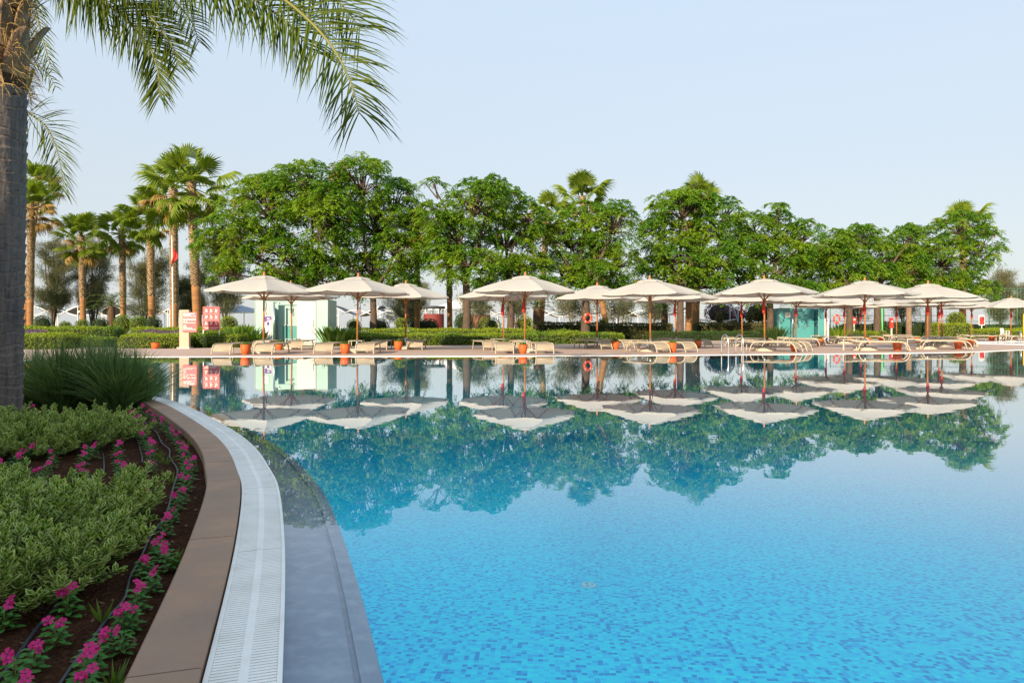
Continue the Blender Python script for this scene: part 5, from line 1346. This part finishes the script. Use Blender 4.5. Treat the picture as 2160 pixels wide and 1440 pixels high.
# clods and dead leaves
rng = np.random.default_rng(5); pts = []
from mathutils.geometry import intersect_point_tri_2d
while len(pts) < 5200:
    y = rng.uniform(1.3, 7.5)**1.0; x = rng.uniform(-3.8, -.5)
    j = min(range(0, NN), key=lambda i: abs(nearC[i].y-y)); lim = nearC[j].x-(GW+CW)*1.12-.03
    if x < lim and x > (-1150)*y/F and rng.random() < 2.6/y: pts.append((x, y))
Q = []
oct_ = np.array([[1, 0, 0], [0, 1, 0], [-1, 0, 0], [0, -1, 0], [0, 0, 1]])
for x, y in pts:
    r = rng.uniform(.003, .011); v = oct_*r*rng.uniform(.6, 1.3, (5, 3)); an = rng.uniform(0, 6); c, s = math.cos(an), math.sin(an)
    v = np.c_[v[:, 0]*c-v[:, 1]*s, v[:, 0]*s+v[:, 1]*c, v[:, 2]]+[x, y, ZB]
    for a in range(4): Q.append([v[a], v[(a+1) % 4], v[4]])
struct(quads('soil_clods', np.array(Q), M['clod']), 'stuff')
idx = rng.choice(len(pts), 420, False); P = np.array([[pts[i][0], pts[i][1], ZB+.006] for i in idx]); n = len(P)
a = rng.uniform(0, 6.28, n)
struct(quads('leaf_litter', leaves(P, np.c_[np.cos(a), np.sin(a), rng.uniform(-.05, .25, n)], np.array([0, 0, 1.])+rng.normal(size=(n, 3))*.3, rng.uniform(.012, .038, n), rng.uniform(.006, .015, n)), M['litter']), 'stuff')

# ------------------------------------------------------------------ unseen block added behind the camera to cast shade over the near bed
def shade_block():
    t = thing('added_shade_block', 'unseen pale block added behind the viewpoint to shade the near bed', 'shade_caster', (-45, -31, 0))
    L, hgt, dp = 110, 13.9, 12
    MB().box((0, 0, hgt/2), (L, dp, hgt)).build('wall', M['shade_block'], t)
    MB().box((0, 0, hgt+.15), (L+.5, dp+.5, .3)).build('roof', M['concrete'], t)
    wd = bpy.data.meshes.new('window'); mb = MB(); mb.box((0, 0, 0), (1.8, .08, 1.7)); tmp = mb.build('window', M['hglass'], t)
    sl = MB().box((0, .06, -.92), (2.0, .2, .08)).build('sill', M['white'], tmp)
    k = 0
    for fl in range(3):
        for i in range(14):
            if k == 0: o, s2 = tmp, sl
            else:
                o = tmp.copy(); C.objects.link(o); o.parent = t; s2 = sl.copy(); C.objects.link(s2); s2.parent = o
            o.location = (-L/2+4+i*(L-8)/13, dp/2+.03, 2.2+fl*3.6); k += 1
shade_block()

# ------------------------------------------------------------------ light, sky, camera
SUN_EL, SUN_AZ = math.radians(19), math.radians(206)     # azimuth clockwise from +Y (view direction)
to_sun = Vector((math.sin(SUN_AZ)*math.cos(SUN_EL), math.cos(SUN_AZ)*math.cos(SUN_EL), math.sin(SUN_EL)))
sl = bpy.data.lights.new('sun', 'SUN'); sl.energy = 3.8; sl.angle = math.radians(.53); sl.color = (1, .83, .60)
so = bpy.data.objects.new('sun', sl); C.objects.link(so); so.rotation_euler = (-to_sun).to_track_quat('-Z', 'Y').to_euler(); so.location = to_sun*60
w = bpy.data.worlds.new('World'); bpy.context.scene.world = w; w.use_nodes = True
nt = w.node_tree; nt.nodes.clear(); out = nt.nodes.new('ShaderNodeOutputWorld'); bg = nt.nodes.new('ShaderNodeBackground')
sk = nt.nodes.new('ShaderNodeTexSky'); sk.sky_type = 'NISHITA'; sk.sun_disc = False; sk.sun_elevation = SUN_EL; sk.sun_rotation = SUN_AZ
sk.air_density = 1.0; sk.dust_density = 1.5; sk.ozone_density = 1.0; sk.altitude = 0
tcw = nt.nodes.new('ShaderNodeTexCoord'); sx = nt.nodes.new('ShaderNodeSeparateXYZ'); nt.links.new(tcw.outputs['Generated'], sx.inputs[0])
hzc = mixcol(nt, ramp(nt, sx.outputs[2], .0, .42), (2.05, 2.10, 2.10), (1.98, 2.36, 2.78))
hz = mixcol(nt, .90, sk.outputs[0], hzc)     # thin bright haze over the whole sky
nt.links.new(hz, bg.inputs[0]); bg.inputs[1].default_value = .15
nt.links.new(bg.outputs[0], out.inputs[0])
cd = bpy.data.cameras.new('camera'); cam = bpy.data.objects.new('camera', cd); C.objects.link(cam)
cam.location = (0, 0, H); cam.rotation_euler = (PI/2, 0, 0); cd.sensor_width = 36; cd.lens = 36*F/2160; cd.sensor_fit = 'HORIZONTAL'
cd.shift_y = -(720-Y0)/2160; cd.clip_end = 20000; cd.clip_start = .05
sc = bpy.context.scene; sc.camera = cam
sc.view_settings.view_transform = 'Standard'; sc.view_settings.look = 'None'; sc.view_settings.exposure = 1.15; sc.view_settings.gamma = 1
sc.cycles.max_bounces = 8; sc.cycles.transparent_max_bounces = 12
